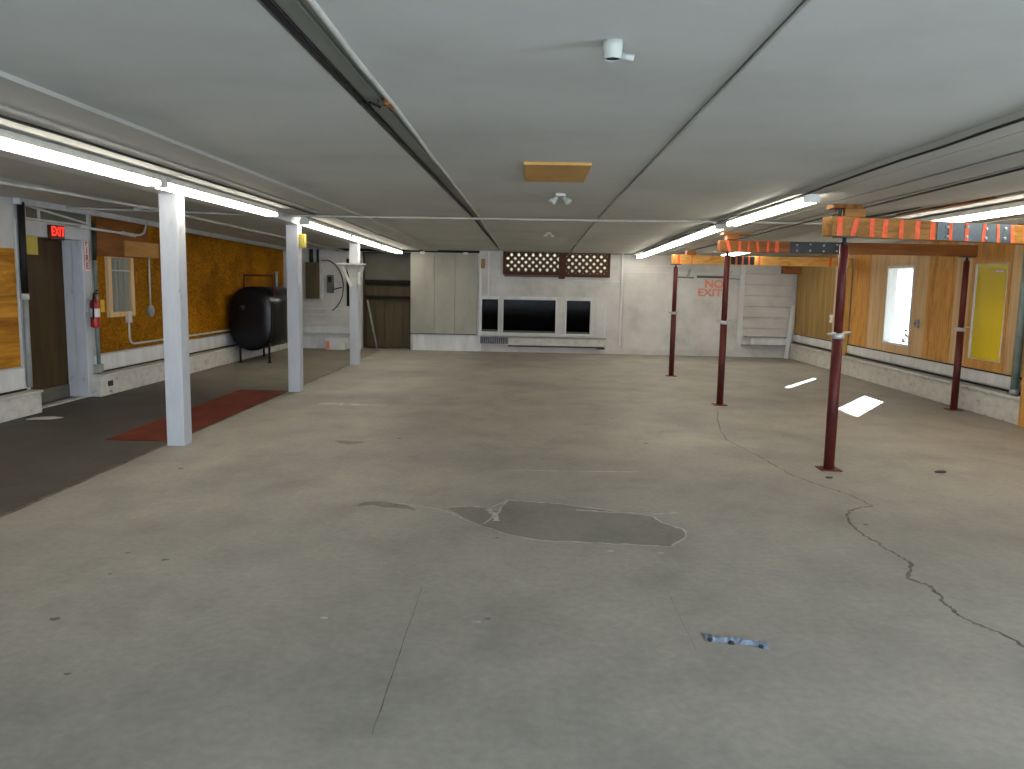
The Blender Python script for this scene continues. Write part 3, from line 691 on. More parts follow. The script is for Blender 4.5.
# lattices
def lattice(x0, x1, z0, z1, label, drop):
    t = thing('lattice_screen', ((x0+x1)/2, YB, z0), label, 'lattice')
    fr = wall_xz(YB-.06, YB+.02, x0, x1, z0-.02, z1, [(x0+.07, x1-.07, z0+.06, z1-.03)])
    fr.build('frame', M['lattice'], t, bevel=.004)
    lm = MB(); ax0, ax1, az0, az1 = x0+.06, x1-.06, z0+.05, z1-.02; st = .165; wd = .062
    for sgn, yy in ((1, YB-.02), (-1, YB-.035)):
        k = -int((az1-az0)/st)-1
        while True:
            s0 = ax0 + k*st
            if s0 > ax1 + (az1-az0): break
            # line x = s0 + t for z = az0 + t (or az1 - t)
            t0 = max(0, ax0-s0); t1 = min(az1-az0, ax1-s0)
            if t1-t0 > .02:
                f_ = (lambda t_: (s0+t_, yy, az0+t_)) if sgn > 0 else (lambda t_: (s0+t_, yy, az1-t_))
                lm.bar(f_(t0), f_(t1), .012, wd, up=(-sgn*.7, 0, .7))
            k += 1
    lm.build('slats', M['lattice'], t)
    return t
lattice(-.75, .60, 1.82, HB-.01, 'brown wooden lattice screen, the wider left one under the ceiling', 0)
lattice(.64, 1.72, 1.79, HB-.01, 'brown wooden lattice screen, the shorter right one beside the far wall lamp row', 0)
tag(MB().box(.54, .68, YB-.09, YB-.062, 1.72, HB-.02).build('lattice_post', M['lattice'], bevel=.003), 'dark brown upright between the two lattice screens', 'board')
tag(MB().box(-.72, .56, YB-.07, YB-.002, 1.755, 1.798).build('lattice_ledge', M['greyp'], bevel=.003), 'grey ledge under the left lattice screen', 'ledge')
struct(MB().box(-2.5, 3.5, YB+1.3, YB+1.4, 1.2, 4.2).build('wall_lattice_backing', M['cream']))  # cream wall added behind the lattices to tone down the sky
# right half of the back wall: flush sheet, siding, ledge, leaning board
sh = MB(); sh.box(2.05, 3.28, YB-.016, YB, .1, 1.88).box(3.30, 4.68, YB-.02, YB, .12, 1.80)
struct(sh.build('trim_32', M['white'], bevel=.003))
tb = thing('broken_moulding', (3.95, YB, 1.8), 'broken grey moulding strip above the orange painted words', 'moulding')
MB().bar((3.28, YB-.015, 1.815), (3.65, YB-.015, 1.80), .02, .03).bar((3.72, YB-.015, 1.83), (4.35, YB-.015, 1.83), .02, .05).bar((4.42, YB-.015, 1.80), (4.7, YB-.015, 1.79), .02, .02).build('strip_pieces', M['greyp'], tb)
MB().bar((3.50, YB-.02, 1.80), (3.56, YB-.02, 2.0), .02, .05).bar((4.45, YB-.02, 1.85), (4.52, YB-.02, 1.97), .02, .02).build('splinters', M['grey'], tb)
sid = MB()
zs = [.46, .68, .93, 1.18, 1.43, 1.68, 1.93, 2.18, 2.31]
for z0, z1 in zip(zs, zs[1:]): sid._mk([(4.82, YB-.04, z0), (5.98, YB-.04, z0), (5.98, YB-.006, z1-.016), (4.82, YB-.006, z1-.016), (4.82, YB, z0), (5.98, YB, z0), (5.98, YB, z1-.006), (4.82, YB, z1-.006)],
    [(0, 1, 2, 3), (0, 4, 5, 1), (3, 2, 6, 7), (0, 3, 7, 4), (1, 5, 6, 2)])
struct(sid.build('trim_33', M['white']))
struct(MB().box(4.70, 4.82, YB-.02, YB, .15, 2.31).box(4.715, 4.735, YB-.03, YB-.02, .15, 2.31).build('trim_34', M['white2']))
tl = thing('wall_ledge', (5.4, YB, .2), 'white boxed ledge at the foot of the siding in the back right corner', 'ledge')
MB().box(5.0, 5.86, YB-.14, YB-.03, .30, .46).build('ledge_box', M['white2'], tl, bevel=.004)
MB().box(4.86, 5.9, YB-.16, YB-.031, .465, .485).build('ledge_top', M['grey'], tl, bevel=.003)
MB().box(4.80, 5.0, YB-.10, YB-.031, .27, .30).box(5.0, 5.86, YB-.14, YB-.03, .27, .295).build('ledge_grey_rail', M['grey'], tl)  # grey strips along the underside of the ledge
tag(MB().bar((5.80, YB-.22, .0), (5.90, YB-.2, 1.22), .09, .025, up=(0, 1, 0)).build('leaning_board', M['white2'], bevel=.003), 'narrow white board leaning in the back right corner', 'board')
tag(MB().box(5.62, 6.0, YB-.3, YB-.05, 1.93, 2.13).build('wood_block', M['timber2'], bevel=.004), 'short brown timber block under the ceiling in the back right corner', 'block')
# orange marking along the foot of the wall
om = MB(); om.ribbon([(-1.25+i*.2, YB-.05-.01*(i % 3)) for i in range(28)], [R.uniform(.01, .06) for _ in range(28)], .0016)
struct(om.build('trim_35', M['spray_f']))
# faded writing
tg = thing('graffiti', (4.05, YB-.022, 1.38), 'faded orange spray painted words NO EXIT on the white back wall', 'graffiti')
text('upper_word', 'NO', .25, M['spray_f'], tg, (4.12, YB-.022, 1.665), (math.radians(90), 0, 0), .001, .010, 1.1)
text('lower_word', 'EXIT', .24, M['spray_f'], tg, (4.03, YB-.022, 1.465), (math.radians(90), 0, 0), .001, .006, 1.15)

# ------------------------------------------------------------------ back left corner: electrical gear, ledge
xa, xb_ = onB(307, 262).x, onB(322, 262).x
tp = thing('electrical_cabinet', (xa, YB-.12, 1.16), 'tall brown electrical cabinet on the back left wall, seen between the white posts', 'electrical panel')
MB().box(xa, xb_-.03, YB-.14, YB-.001, 1.16, 2.0).build('cabinet', M['brownpanel'], tp, bevel=.006)
MB().box(xb_-.03, xb_+.03, YB-.12, YB-.001, 1.14, 2.02).build('side_frame', M['pipew'], tp, bevel=.004)
MB().box(xa+.03, xb_-.05, YB-.15, YB-.14, 1.2, 1.96).build('cabinet_door', M['brownpanel'], tp, bevel=.003)
MB().tube([(xa+.12, YB-.06, 2.0), (xa+.12, YB-.06, 2.30)], .05, 10).tube([(xa+.27, YB-.06, 2.0), (xa+.27, YB-.06, 2.30)], .03, 10).build('riser_pipe', M['cable'], tp)
q0, q1 = onB(328, 275), onB(334, 293)
tp = thing('meter_box', (q0.x, YB-.1, q1.z), 'small dark meter box right of the tall electrical cabinet', 'meter')
MB().box(q0.x, q1.x, YB-.10, YB-.001, q1.z, q0.z).build('box_body', M['greyp'], tp, bevel=.005)
MB().box(q0.x+.03, q1.x-.03, YB-.11, YB-.10, q0.z-.17, q0.z-.04).build('meter_window', M['blackm'], tp)
arc = [(xb_+.0, YB-.03, 2.05)] + [(xb_+.05+.46*math.sin(a), YB-.045, 1.45+.62*math.cos(a)) for a in [.2+.25*i for i in range(11)]]
conduit('loop_cable', arc, .012, M['cable'], 'thin dark cable looping round the meter box on the back left wall', 'cable', 6)
conduit('meter_cable', [(q1.x, YB-.03, 1.38), (q1.x+.14, YB-.035, 1.42), (q1.x+.2, YB-.03, 1.43)], .014, M['cable'], 'short dark cable running right from the meter box', 'cable', 6)
tag(MB().box(-4.40, -4.31, YB-.02, YB-.001, 1.0, 2.1).build('dark_batten', M['dark']), 'dark upright batten beside the far white post on the back wall', 'board')
struct(MB().box(-5.86, -4.15, YB-.10, YB, .0, .29).box(-5.86, -4.15, YB-.12, YB, .30, .33).box(-5.86, -4.15, YB-.05, YB, .36, .52).box(-5.86, -4.12, YB-.06, YB, .54, .56).build('baseboard_back', M['white2'], bevel=.004))
struct(MB().box(-5.4, -4.55, YB-.02, YB, .78, .80).box(-5.4, -4.55, YB-.02, YB, .92, .94).build('trim_36', M['white2']))
q = at(337, 347, Z=0)
tw = thing('cardboard_box', (q.x, q.y, 0), 'small white box with a red side on the floor by the back left wall', 'box')
MB().box(-4.78, -4.35, 18.25, 18.52, 0, .27).build('box_body', M['fix'], tw, bevel=.006)
MB().box(-4.79, -4.70, 18.24, 18.30, .02, .2).build('red_side', M['spray_f'], tw, bevel=.003)

# ------------------------------------------------------------------ white timber posts on the left
PW = .172
def white_post(x, y, label):
    t = thing('white_post', (x, y, 0), label, 'post', 'white timber posts along the aisle')
    MB().box(x-PW/2, x+PW/2, y, y+PW, 0, 2.36 if y < 12 else 2.32).build('shaft', M['post'], t, bevel=.008)
    return t
white_post(-3.39, 7.40, 'nearest white square timber post, standing at the near end of the red floor strip')
white_post(-3.41, 11.25, 'middle white timber post with a yellow box, far end of the red strip')
white_post(-3.42, 15.12, 'farthest white square timber post, with a shelf bracket near its top')
# yellow box on post 2
t = thing('yellow_box', (-3.28, 11.3, 2.0), 'small yellow box on the right side of the middle white post', 'box')
a = at(296, 234, Y=11.3); b = at(303, 248, Y=11.3)
MB().box(-3.3265, -3.24, 11.27, 11.36, b.z, a.z).build('box_body', M['ytag'], t, bevel=.005)
MB().box(-3.30, -3.27, 11.262, 11.27, b.z+.03, a.z-.03).build('cover', M['ytag'], t)
# bracket on post 3
t = thing('shelf_bracket', (-3.42, 15.05, 1.7), 'white tapering bracket with a small flat shelf on the farthest white post', 'bracket')
a = at(355, 264, Y=15.05)
MB().box(-3.70, -3.18, 14.93, 15.115, a.z-.02, a.z+.012).build('shelf', M['pipew'], t, bevel=.003)
MB().bar((-3.62, 15.02, a.z-.03), (-3.46, 15.08, a.z-.42), .03, .05).bar((-3.22, 15.02, a.z-.03), (-3.34, 15.08, a.z-.42), .03, .05).prism([(-3.56, 15.09, a.z-.02), (-3.28, 15.09, a.z-.02), (-3.37, 15.09, a.z-.4), (-3.45, 15.09, a.z-.4)], (0, .02, 0)).build('struts', M['pipew'], t)
MB().box(-3.325, -3.28, 15.02, 15.09, a.z-.38, a.z-.15).build('side_clip', M['fix'], t, bevel=.004)

# ------------------------------------------------------------------ red steel props
def red_post(x, y, top, collar, label, group=None):
    t = thing('red_steel_post', (x, y, 0), label, 'post', 'red adjustable steel posts')
    MB().box(x-.09, x+.09, y-.09, y+.09, 0, .008).build('base_plate', M['redpost'], t)
    MB().tube([(x, y, .008), (x, y, collar)], .046, 16).build('lower_tube', M['redpost'], t)
    MB().tube([(x, y, collar), (x, y, top-.07)], .038, 16).build('upper_tube', M['redpost'], t)
    c = MB().tube([(x, y, collar-.03), (x, y, collar+.02)], .056, 16).build('collar', M['zinc'], t)
    p_ = MB().tube([(x-.10, y-.02, collar+.01), (x+.10, y-.02, collar+.03)], .010, 8).build('pin', M['zinc'], t); subparent(p_, c)
    MB().tube([(x, y, top-.08), (x, y, top-.012)], .017, 10).tube([(x, y, top-.075), (x, y, top-.05)], .034, 6).build('jack_screw', M['dsteel'], t)
    MB().box(x-.08, x+.08, y-.07, y+.07, top-.012, top).build('top_plate', M['dsteel'], t)
    return t
B1z, B2z, B3z = 2.055, 2.08, 1.99
red_post(2.665, 7.10, B1z, 1.20, 'nearest red steel post, standing under the left end of the nearest striped beam')
red_post(2.565, 10.93, B2z, 1.13, 'red steel post under the left end of the middle beam, second of the free-standing row')
red_post(2.48, 14.38, B3z, 1.13, 'farthest and leftmost red steel post, under the far beam')
red_post(5.74, 10.95, B2z-.015, 1.10, 'red steel post close to the right wall between plywood cover and yellow window')

# ------------------------------------------------------------------ beams
def beam(name, a, b, wd, ht, mat_, label, plate=None, platemat=None, stripes=(), spm='spray'):
    """a,b: bottom centre ends. plate: (t0,t1) span of the steel plates; stripes: list of (t, width, lean)"""
    a = Vector(a); b = Vector(b); t = thing(name, a, label, 'beam')
    up = Vector((0, 0, ht/2)); dirn = (b-a); Ln = dirn.length; u = dirn/Ln; fn = Vector((u.y, -u.x, 0)).normalized()
    MB().bar(a+up, b+up, wd, ht).build('timber', mat_, t, bevel=.004)
    if plate:
        p0, p1 = a+dirn*plate[0]+up+fn*(wd/2+.004), a+dirn*plate[1]+up+fn*(wd/2+.004)
        pl = MB().bar(p0, p1, .008, ht*.98).build('steel_plate', platemat, t)
        nb = max(3, int((plate[1]-plate[0])*Ln/.17)); bo = MB()
        for i in range(nb):
            for zz_ in ((-.27, .27) if i % 2 else (-.3, .2)):
                c = p0+(p1-p0)*((i+.5)/nb)+fn*.004+Vector((0, 0, ht*zz_)); bo.lathe(c, [(0, 0), (.014, 0), (.014, .012), (0, .012)], 6, fn)
        subparent(bo.build('bolts', M['zinc'], t), pl)
    if stripes:
        sm = MB()
        for tt, w_, ln in stripes:
            o_ = wd/2+(.0125 if plate and plate[0] < tt < plate[1] else .0015)
            c = a+dirn*tt+fn*o_; h_ = Vector((0, 0, ht*.98)); l_ = u*ln
            sm._mk([c-u*w_/2+l_, c+u*w_/2+l_, c+u*w_/2-l_+h_, c-u*w_/2-l_+h_], [(0, 1, 2, 3)])
        sm.build('spray_stripes', M[spm], t)
    return t
# nearest beam
a1 = at(823, 237, Y=7.08); 
BA = Vector((a1.x+.03, 7.08, B1z)); BB = Vector((5.55, 7.93, B1z-.015))
def tpar(px, A, B_):
    # parameter along the beam seen at this picture column
    lo, hi = 0.0, 1.0
    for _ in range(40):
        mid_ = (lo+hi)/2; P = A+(B_-A)*mid_-EYE; x_ = 512+FPX*P.dot(_r)/P.dot(_f)
        if x_ < px: lo = mid_
        else: hi = mid_
    return (lo+hi)/2
st = [(tpar(x_, BA, BB), w_, l_) for x_, w_, l_ in ((834, .055, .003), (849, .05, -.02), (866, .045, .004), (879, .05, -.003), (895, .045, .002), (911, .05, 0), (926, .05, .003), (943, .035, .003), (959, .04, 0), (976, .035, -.003), (990, .03, .008), (1004, .035, .008), (1018, .04, .008), (1040, .04, 0), (1062, .04, 0))]
beam('timber_beam', BA, BB, .14, .165, M['timber'], 'nearest timber beam with orange spray stripes and grey bolted plate, upper right',
     (tpar(930, BA, BB), tpar(1006, BA, BB)), M['steel'], st)
# packing on top of beam 1
t = thing('timber_packing', (2.9, 7.1, B1z+.165), 'stacked timber packing blocks between the nearest beam and the ceiling', 'wood block')
a = at(843, 218, Y=7.1).x; b = at(864, 218, Y=7.1).x
MB().box(a, b, 7.06, 7.2, B1z+.165, B1z+.235).build('block', M['timber'], t, bevel=.003)
MB().box(at(833, 210, Y=7.05).x, at(863, 210, Y=7.05).x, 7.04, 7.21, B1z+.235, B1z+.268).build('cap_plate', M['rot'], t, bevel=.002)
MB().tube([(a-.03, 7.12, B1z+.165), (a-.03, 7.12, B1z+.235)], .025, 10).build('jack', M['debris'], t)
tag(MB().box(4.42, 5.5, 7.60, 8.2, B1z+.166, B1z+.225).build('dark_plank', M['cable'], bevel=.003), 'dark plank lying on the nearest beam below the right-hand lamp', 'plank')
# middle beam
BA2 = Vector((2.44, 10.93, B2z-.01)); BB2 = Vector((5.84, 10.95, B2z-.015))
st = [(tpar(x_, BA2, BB2), w_, l_) for x_, w_, l_ in ((727, .04, .02), (738, .03, 0), (747, .02, 0), (756, .03, .01), (766, .03, 0), (775, .05, 0))]
beam('timber_beam', BA2, BB2, .14, .15, M['timber2'], 'middle timber beam with dark bolted plate, resting on two red posts', (tpar(788, BA2, BB2), tpar(841, BA2, BB2)), M['dsteel'], st)
t = thing('timber_packing', (2.75, 10.93, B2z+.15), 'stacked timber packing between the middle beam and the ceiling', 'wood block')
MB().box(at(726, 235, Y=10.93).x, at(738, 235, Y=10.93).x, 10.85, 11.01, B2z+.15, B2z+.215).build('block', M['timber2'], t, bevel=.003)
MB().bar((at(722, 235, Y=10.93).x, 10.93, B2z+.23), (at(748, 235, Y=10.93).x, 10.93, B2z+.225), .18, .03).build('cap_plate', M['timber2'], t, bevel=.002)
# far beam
BA3 = Vector((2.42, 14.38, B3z)); BB3 = Vector((5.97, 15.55, B3z+.035))
st = [(tpar(x_, BA3, BB3), w_, 0) for x_, w_ in ((677, .05), (690, .02), (757, .05), (828, .05))]
beam('timber_beam', BA3, BB3, .12, .165, M['timber3'], 'farthest beam of pale orange pine, running to the pine post at the right wall', None, None, st)
pm = thing('splice_plate', BA3+(BB3-BA3)*.36, 'dark splice plates with orange marks on the far pine beam behind the second red post', 'plate')
u3 = (BB3-BA3).normalized(); f3_ = Vector((u3.y, -u3.x, 0))
for i in range(4):
    c = BA3+(BB3-BA3)*(tpar(731+i*6.3, BA3, BB3))+Vector((0, 0, .085))+f3_*.066; MB().bar(c-u3*.045, c+u3*.045, .008, .15).build('steel_strap', M['dsteel'], pm)
for i in range(3):
    c = BA3+(BB3-BA3)*(tpar(734+i*6.3, BA3, BB3))+Vector((0, 0, .085))+f3_*.073; MB().bar(c-u3*.012, c+u3*.012, .004, .13).build('spray_stripe', M['spray'], pm)
tag(MB().box(2.66, 2.82, 14.37, 14.52, B3z+.165, B3z+.245).build('wood_block', M['timber2'], bevel=.004), 'small brown block on top of the left end of the far pine beam', 'block')
tag(MB().box(5.86, 5.985, 15.44, 15.58, 0, B3z+.03).build('pine_post', M['pine_v'], bevel=.004), 'yellow pine post against the right wall carrying the far beam', 'post')

# ------------------------------------------------------------------ fluorescent fixtures
def make_light(loc, label, L_=2.40, group='fluorescent strip lamps'):
    x, y, z = loc
    t = thing('fluorescent_light', loc, label, 'ceiling lamp', group)
    MB().prism([(x-.07, y, z+.035), (x+.07, y, z+.035), (x+.04, y, z+.09), (x-.04, y, z+.09)], (0, L_, 0)).build('housing', M['fix'], t, bevel=.003)
    for s in (-1, 1):
        tb_ = MB().tube([(x+s*.046, y+.05, z+.012), (x+s*.046, y+L_-.05, z+.012)], .022, 12).build('tube', M['tube'], t)  # tubes made thick and spread apart to imitate their glare
    for yy in (y, y+L_-.035):
        MB().box(x-.068, x+.068, yy, yy+.03, z-.010, z+.036).build('lampholder', M['fix'], t, bevel=.003)
    MB().box(x-.015, x+.015, y+L_-.02, y+L_+.02, z+.03, z+.095).build('hanger_bracket', M['zinc'], t)
    return t
LX = -3.15
la = make_light((LX, 3.72, 2.345), 'fluorescent lamp at the left picture edge, nearest of the left row', 2.94)
SL = -math.atan((H-HB)/(YB-10.6))
def lamp(x, y, z, L_, label, tilt=False):
    o = copy_thing(la, (x, y, z + (hz(y+L_/2)-H+math.sin(-SL)*L_/2 if tilt else 0)), label)
    o.scale = (1, L_/2.94, 1); o.rotation_euler = (SL if tilt else 0, 0, 0); return o
lamp(LX, 6.72, 2.345, 2.94, 'fluorescent lamp between the nearest and middle white posts')
for i, (y, lb) in enumerate(((10.95, 'fluorescent lamp starting at the middle white post, first beyond the cross conduit'), (13.51, 'fluorescent lamp just before the farthest white post'), (16.07, 'fluorescent lamp at the far end of the left row, nearest the alcove'))):
    lamp(LX+.01*i, y, 2.35, 2.50, lb, True)
RXx = 2.36
lamp(RXx, 7.08, 2.345, 2.86, 'fluorescent lamp above and left of the nearest beam, first of the middle row')
for i, (y, lb) in enumerate(((10.5, 'fluorescent lamp just beyond the cross conduit, left of the middle beam'), (13.2, 'fluorescent lamp above the far end of the middle row, second from the lattice'), (15.9, 'fluorescent lamp ending nearest the lattice screens'))):
    lamp(RXx, y, 2.345, 2.66, lb, True)
lamp(4.42, 6.75, 2.335, 2.94, 'fluorescent lamp at the right picture edge above the nearest striped beam')
lamp(4.42, 3.75, 2.335, 2.94, 'fluorescent lamp right of the frame in line with the right edge lamp')
lamp(4.0, 14.6, 2.335, 2.8, 'fluorescent lamp seen glowing between the middle and far beams', True)

# ------------------------------------------------------------------ ceiling things
pts = [(-5.84, 9.9, H-.03), (-3.6, 10.5, H-.03), (-.5, 10.5, H-.03), (2.2, 10.2, H-.045), (5.9, 10.2, H-.045)]
def hang(pts, n=8):
    out = []
    for a_, b_ in zip(pts, pts[1:]):
        for k in range(n): out.append(Vector(a_).lerp(Vector(b_), k/n)+Vector((0, 0, R.uniform(-.003, .003))))
    return out+[Vector(pts[-1])]
conduit('cross_conduit', hang(pts, 6), .014, M['pipew'], 'thin white conduit crossing the whole ceiling from the doorway to the right wall')
conduit('aisle_pipe', hang([(-4.66, 3.0, H-.07), (-4.60, 6.9, H-.07), (-4.42, 9.4, H-.07), (-4.4, 18.6, hz(18.6)-.07)], 4), .017, M['pipew'], 'white pipe running lengthwise under the aisle ceiling', 'pipe')
q = at(138, 209, Z=H-.04)
tag(MB().lathe((q.x, q.y, H-.065), [(0, 0), (.055, 0), (.055, .05), (0, .05)], 12).build('round_box', M['pipew']), 'small round white junction box on the aisle ceiling left of the nearest post', 'junction box')
conduit('ceiling_cable', hang([(-2.84+.0, 2.0, H-.022), (-2.84, 10.4, H-.022)], 14), .009, M['cable'], 'thin dark cable along the ceiling right of the left lamp row', 'cable', 6)
conduit('ceiling_cable', hang([(2.24, 2.0, H-.055), (2.24, 6.2, H-.055), (2.26, 7.0, H-.06), (2.20, 8.2, H-.075), (2.22, 9.4, H-.055), (2.26, 10.3, H-.05)], 8), .0075, M['cable'], 'dark sagging cable along the ceiling left of the middle lamp row, near part', 'cable', 6)
conduit('ceiling_cable', hang([(2.26, 10.5, hz(10.5)-.05), (2.22, 12.5, hz(12.5)-.06), (2.25, 15, hz(15)-.05), (2.26, 17.2, hz(17.2)-.05)], 6), .011, M['cable'], 'dark cable beside the far lamps of the middle row', 'cable', 6)
conduit('ceiling_cable', hang([(2.81, 2.0, H-.022), (2.79, 7.0, H-.022), (2.8, 10.3, H-.022)], 10), .008, M['cable'], 'thin dark cable running to the left end of the nearest beam', 'cable', 6)
struct(MB().tube(hang([(3.17, 2.0, H-.02), (3.17, 18.6, hz(18.6)-.02)], 3), .009, 6).build('trim_37', M['cable']))
# plywood hatch on the ceiling
a = at(520, 165, Z=H-.025); b = at(592, 166, Z=H-.025); c_ = at(587, 183, Z=H-.025); d_ = at(522, 180.5, Z=H-.025)
tag(MB().prism([(-.10, a.y, H-.022), (b.x, a.y, H-.022), (b.x, c_.y+.0, H-.022), (-.10, c_.y, H-.022)], (0, 0, .022)).build('ceiling_hatch', M['hatch'], bevel=.002), 'tan plywood hatch board screwed to the ceiling, top centre', 'hatch')
# twin spot fixture
def spots(x, y, s, label):
    z = hz(y)
    t = thing('twin_spotlight', (x, y, z), label, 'spotlight')
    MB().lathe((x, y, z-.03*s), [(0, 0), (.07*s, 0), (.07*s, .03*s), (0, .03*s)], 16).build('base', M['fix'], t)
    for sg in (-1, 1):
        dr_ = Vector((sg*.55, -.35, -.6)).normalized(); p0 = Vector((x+sg*.03*s, y, z-.03*s))
        h_ = MB().lathe(p0+dr_*.02*s, [(0, 0), (.022*s, 0), (.026*s, .03*s), (.045*s, .08*s), (.048*s, .11*s), (0, .105*s)], 14, dr_).build('lamp_head', M['lampw'], t)
    return t
spots(.22, 7.75, .75, 'white twin spotlight on the ceiling just beyond the plywood hatch')
spots(.2, 13.0, .6, 'small white twin spotlight on the rear ceiling, beyond the cross conduit')
# near lampholder
t = thing('lampholder', (.25, 2.95, H), 'white cylindrical lampholder with dark opening at the top of the picture', 'lampholder')
q = at(613, 58, Y=2.93)
MB().lathe((q.x, 2.95, H), [(0, 0), (.036, 0), (.036, -.02), (.034, -.03), (.032, -.06), (.032, q.z-H), (.026, q.z-H), (.024, q.z-H+.02), (0, q.z-H+.02)], 20).build('socket', M['lampw'], t)
MB().lathe((q.x, 2.95, q.z-.0), [(0, .004), (.026, .004), (.026, .012), (0, .012)], 16).build('opening', M['blackm'], t)
MB().tube([(q.x+.03, 2.95, H-.05), (q.x+.075, 2.95, H-.055)], .012, 8).build('side_knob', M['lampw'], t)
# orange-capped lamp socket in the ceiling joint
q = at(384, 100, Z=H+.01)
t = thing('joint_bracket', (q.x, q.y, H), 'dark wire and orange wood scrap inside the open ceiling joint', 'bracket')
MB().box(-.735, -.70, q.y-.05, q.y+.05, H-.02, H+.045).build('wood_scrap', M['timber2'], t, bevel=.006)
MB().tube([(-.86, q.y-.02, H), (-.82, q.y+.03, H-.02), (-.80, q.y-.06, H-.015), (-.79, q.y+.14, H+.005)], .007, 6).build('wire', M['blackm'], t)
MB().tube([(-.77, q.y, H+.0), (-.73, q.y, H-.0)], .018, 8).build('socket', M['debris'], t)
# split ceiling board showing brown wood
def splinter(x0, y0, x1, y1, w_, label, mat_):
    mb = MB(); n = 14; L_, R_ = [], []
    for i in range(n+1):
        tt = i/n; c = Vector((x0+(x1-x0)*tt, y0+(y1-y0)*tt, H-.035-.008*math.sin(tt*3.1)))
        ww = w_*math.sin(math.pi*(tt*.92+.04))*R.uniform(.7, 1.2)
        L_.append(c+Vector((-ww/2, 0, 0))); R_.append(c+Vector((ww/2, 0, 0)))
    for i in range(n): mb._mk([L_[i], L_[i+1], R_[i+1], R_[i], L_[i]+Vector((0, 0, .02)), L_[i+1]+Vector((0, 0, .02)), R_[i+1]+Vector((0, 0, .02)), R_[i]+Vector((0, 0, .02))],
        [(0, 1, 2, 3), (7, 6, 5, 4), (0, 4, 5, 1), (2, 6, 7, 3)])
    return tag(mb.build('split_board', mat_), label, 'board')
splinter(4.03, 7.1, 3.92, 9.0, .10, 'long splintered brown board hanging from the ceiling above the nearest beam', M['rot'])
splinter(3.80, 8.2, 3.72, 9.9, .06, 'dark narrow split in the ceiling boards behind the packing of the nearest beam', M['cable'])
struct(MB().tube([(4.02, 2, H-.02), (4.02, 10.2, H-.02)], .02, 8).build('trim_38', M['ceil2']))

# ------------------------------------------------------------------ black oil tank
TX, TY0, TY1, TZ0, TZ1, TW = -5.34, 15.0, 16.6, .24, 1.45, .78
t = thing('oil_tank', (TX, 15.8, 0), 'big glossy black oil tank on legs against the strand board wall', 'tank')
def obround(w_, z0, z1, n=12):
    r_ = w_/2; o_ = []
    for k in range(n+1):
        a_ = math.pi*k/n; o_.append((r_*math.cos(a_), z1-r_+r_*math.sin(a_)))
    for k in range(n+1):
        a_ = math.pi+math.pi*k/n; o_.append((r_*math.cos(a_), z0+r_+r_*math.sin(a_)))
    return o_
mb = MB(); rings = []
for y_, s_ in ((TY0-.036, .05), (TY0-.035, .5), (TY0-.03, .88), (TY0-.012, .975), (TY0, 1), (TY1, 1), (TY1+.012, .975), (TY1+.03, .88), (TY1+.035, .5), (TY1+.036, .05)):
    ob = obround(TW, TZ0, TZ1); cz = (TZ0+TZ1)/2
    rings.append([mb.bm.verts.new((TX+x_*s_, y_, cz+(z_-cz)*(s_ if s_ > .85 else (.5+.5*s_) if s_ > .1 else .5))) for x_, z_ in ob])
for A, B_ in zip(rings, rings[1:]):
    n_ = len(A)
    for k in range(n_):
        f_ = mb.bm.faces.new((A[k], B_[k], B_[(k+1) % n_], A[(k+1) % n_])); f_.smooth = True
mb.bm.faces.new(rings[0]); mb.bm.faces.new(rings[-1][::-1])
mb.build('shell', M['black'], t)
sm_ = MB()
for yy in (TY0, TY1, (TY0+TY1)/2):
    ob = obround(TW+.014, TZ0-.007, TZ1+.007); A = [(TX+x_, yy-.012, z_) for x_, z_ in ob]; 
    n_ = len(A); sm_._mk(A+[(x_, y_+.024, z_) for x_, y_, z_ in A], [(i, (i+1) % n_, n_+(i+1) % n_, n_+i) for i in range(n_)])
sm_.build('weld_seams', M['black'], t)
for dx in (-.27, .29):
    for yy in (15.12, 16.45): MB().tube([(TX+dx, yy, TZ0+.14), (TX+dx, yy, .012)], .022, 10).tube([(TX+dx, yy, .012), (TX+dx, yy, 0)], .045, 10).build('leg', M['blackm'], t)
MB().tube([(TX-.2, 15.2, TZ1-.03), (TX-.2, 15.2, 1.66), (TX+.33, 15.25, 1.66), (TX+.33, 15.3, 1.3)], .022, 8).build('vent_pipe', M['rust'], t)
MB().tube([(TX+.1, 16.2, TZ1-.02), (TX+.1, 16.2, 1.72)], .025, 8).tube([(TX+.1, 16.2, 1.70), (TX+.1, 16.2, 1.75)], .04, 8).build('fill_pipe', M['grey'], t)
MB().lathe((TX-.16, TY0-.03, 1.05), [(0, 0), (.05, 0), (.05, -.03), (0, -.03)], 14, (0, 1, 0)).build('gauge', M['dsteel'], t)

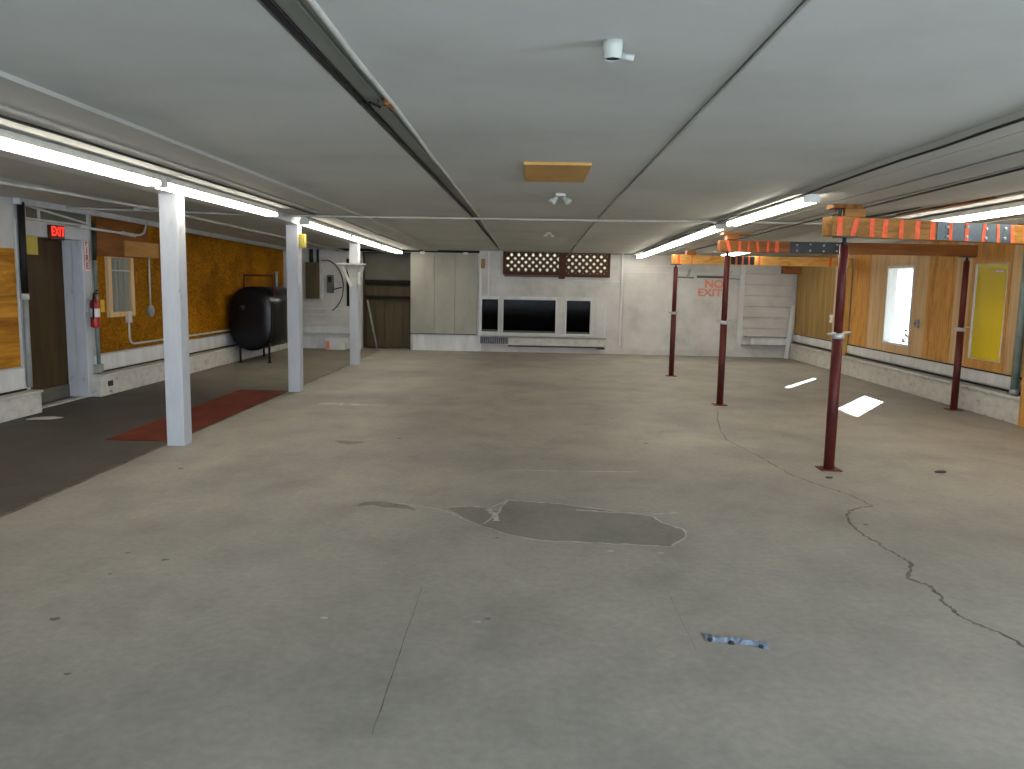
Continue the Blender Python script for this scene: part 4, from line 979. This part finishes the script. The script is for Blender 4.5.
# ------------------------------------------------------------------ floor things
tag(MB().prism([(-4.19, 7.62, -.0035), (-3.535, 7.62, -.0035), (-3.535, 11.35, -.0035), (-4.23, 11.35, -.0035)], (0, 0, .006)).build('red_floor_strip', M['mat']), 'flat brick red strip on the aisle floor between the nearest and middle white posts', 'floor strip')
def scrap(px, py, w_, d_, h, mat_, name, label, cat, rot=0, seed=1, n=9):
    rr = random.Random(seed); q_ = at(px, py, Z=0); mb = MB()
    base = [((w_/2)*math.cos(a_)*rr.uniform(.75, 1.1), (d_/2)*math.sin(a_)*rr.uniform(.75, 1.1)) for a_ in [6.283*i/n for i in range(n)]]
    z0_ = -.004 if q_.x < EDGE else .0
    mb.prism([(x_, y_, z0_) for x_, y_ in base], (0, 0, h))
    o_ = mb.build(name, mat_, bevel=min(.002, h/3)); o_.location = (q_.x, q_.y, 0); o_.rotation_euler = (0, 0, rot)
    return tag(o_, label, cat)
scrap(46, 418, .42, .22, .008, M['paper'], 'paper_sheet', 'flat dirty white sheet on the floor in front of the doorway', 'paper', .35, 8, 5)
scrap(941, 472.5, .11, .07, .012, M['debris'], 'debris_scrap', 'dark scrap on the floor right of the nearest red post', 'debris', .2, 5)
scrap(829, 478, .07, .045, .01, M['debris'], 'debris_scrap', 'tiny dark scrap on the floor just before the nearest red post', 'debris', .2, 6)
# crumpled plastic strip
qa, qb = at(704, 637, Z=0), at(766, 645, Z=0)
mb = MB(); n = 16; rr = random.Random(11); top = []; 
for i in range(n+1):
    tt = i/n; c = Vector((qa.x, qa.y, 0)).lerp(Vector((qb.x, qb.y, 0)), tt); w_ = .034*(1.25 if tt < .35 or tt > .8 else .8)*rr.uniform(.8, 1.2)
    top.append([c+Vector((rr.uniform(-.004, .004), s_*w_, .001+(.0 if abs(s_) > .9 else rr.uniform(.004, .016)))) for s_ in (-1, -.4, .3, 1)])
for A, B_ in zip(top, top[1:]):
    for k in range(3): mb._mk([A[k], B_[k], B_[k+1], A[k+1]], [(0, 1, 2, 3)])
t = thing('plastic_strip', (qa.x, qa.y, 0), 'crumpled blue grey plastic strip lying on the floor, lower right', 'litter')
mb.build('strip', M['bluep'], t)
mb = MB()
for tt in (.08, .42, .9):
    c = Vector((qa.x, qa.y, 0)).lerp(Vector((qb.x, qb.y, 0)), tt); mb.lathe((c.x, c.y-.03, 0), [(0, 0), (.016, 0), (.012, .009), (0, .01)], 8)
mb.build('dark_bits', M['cable'], t)

# ------------------------------------------------------------------ unseen front wall behind the camera, open bay added for daylight
struct(wall_xz(-4.3, -4.15, XL-.1, XR+.1, -.05, H+.05, [(-4.8, 4.8, 0, 2.2)]).build('wall_front', M['white']))
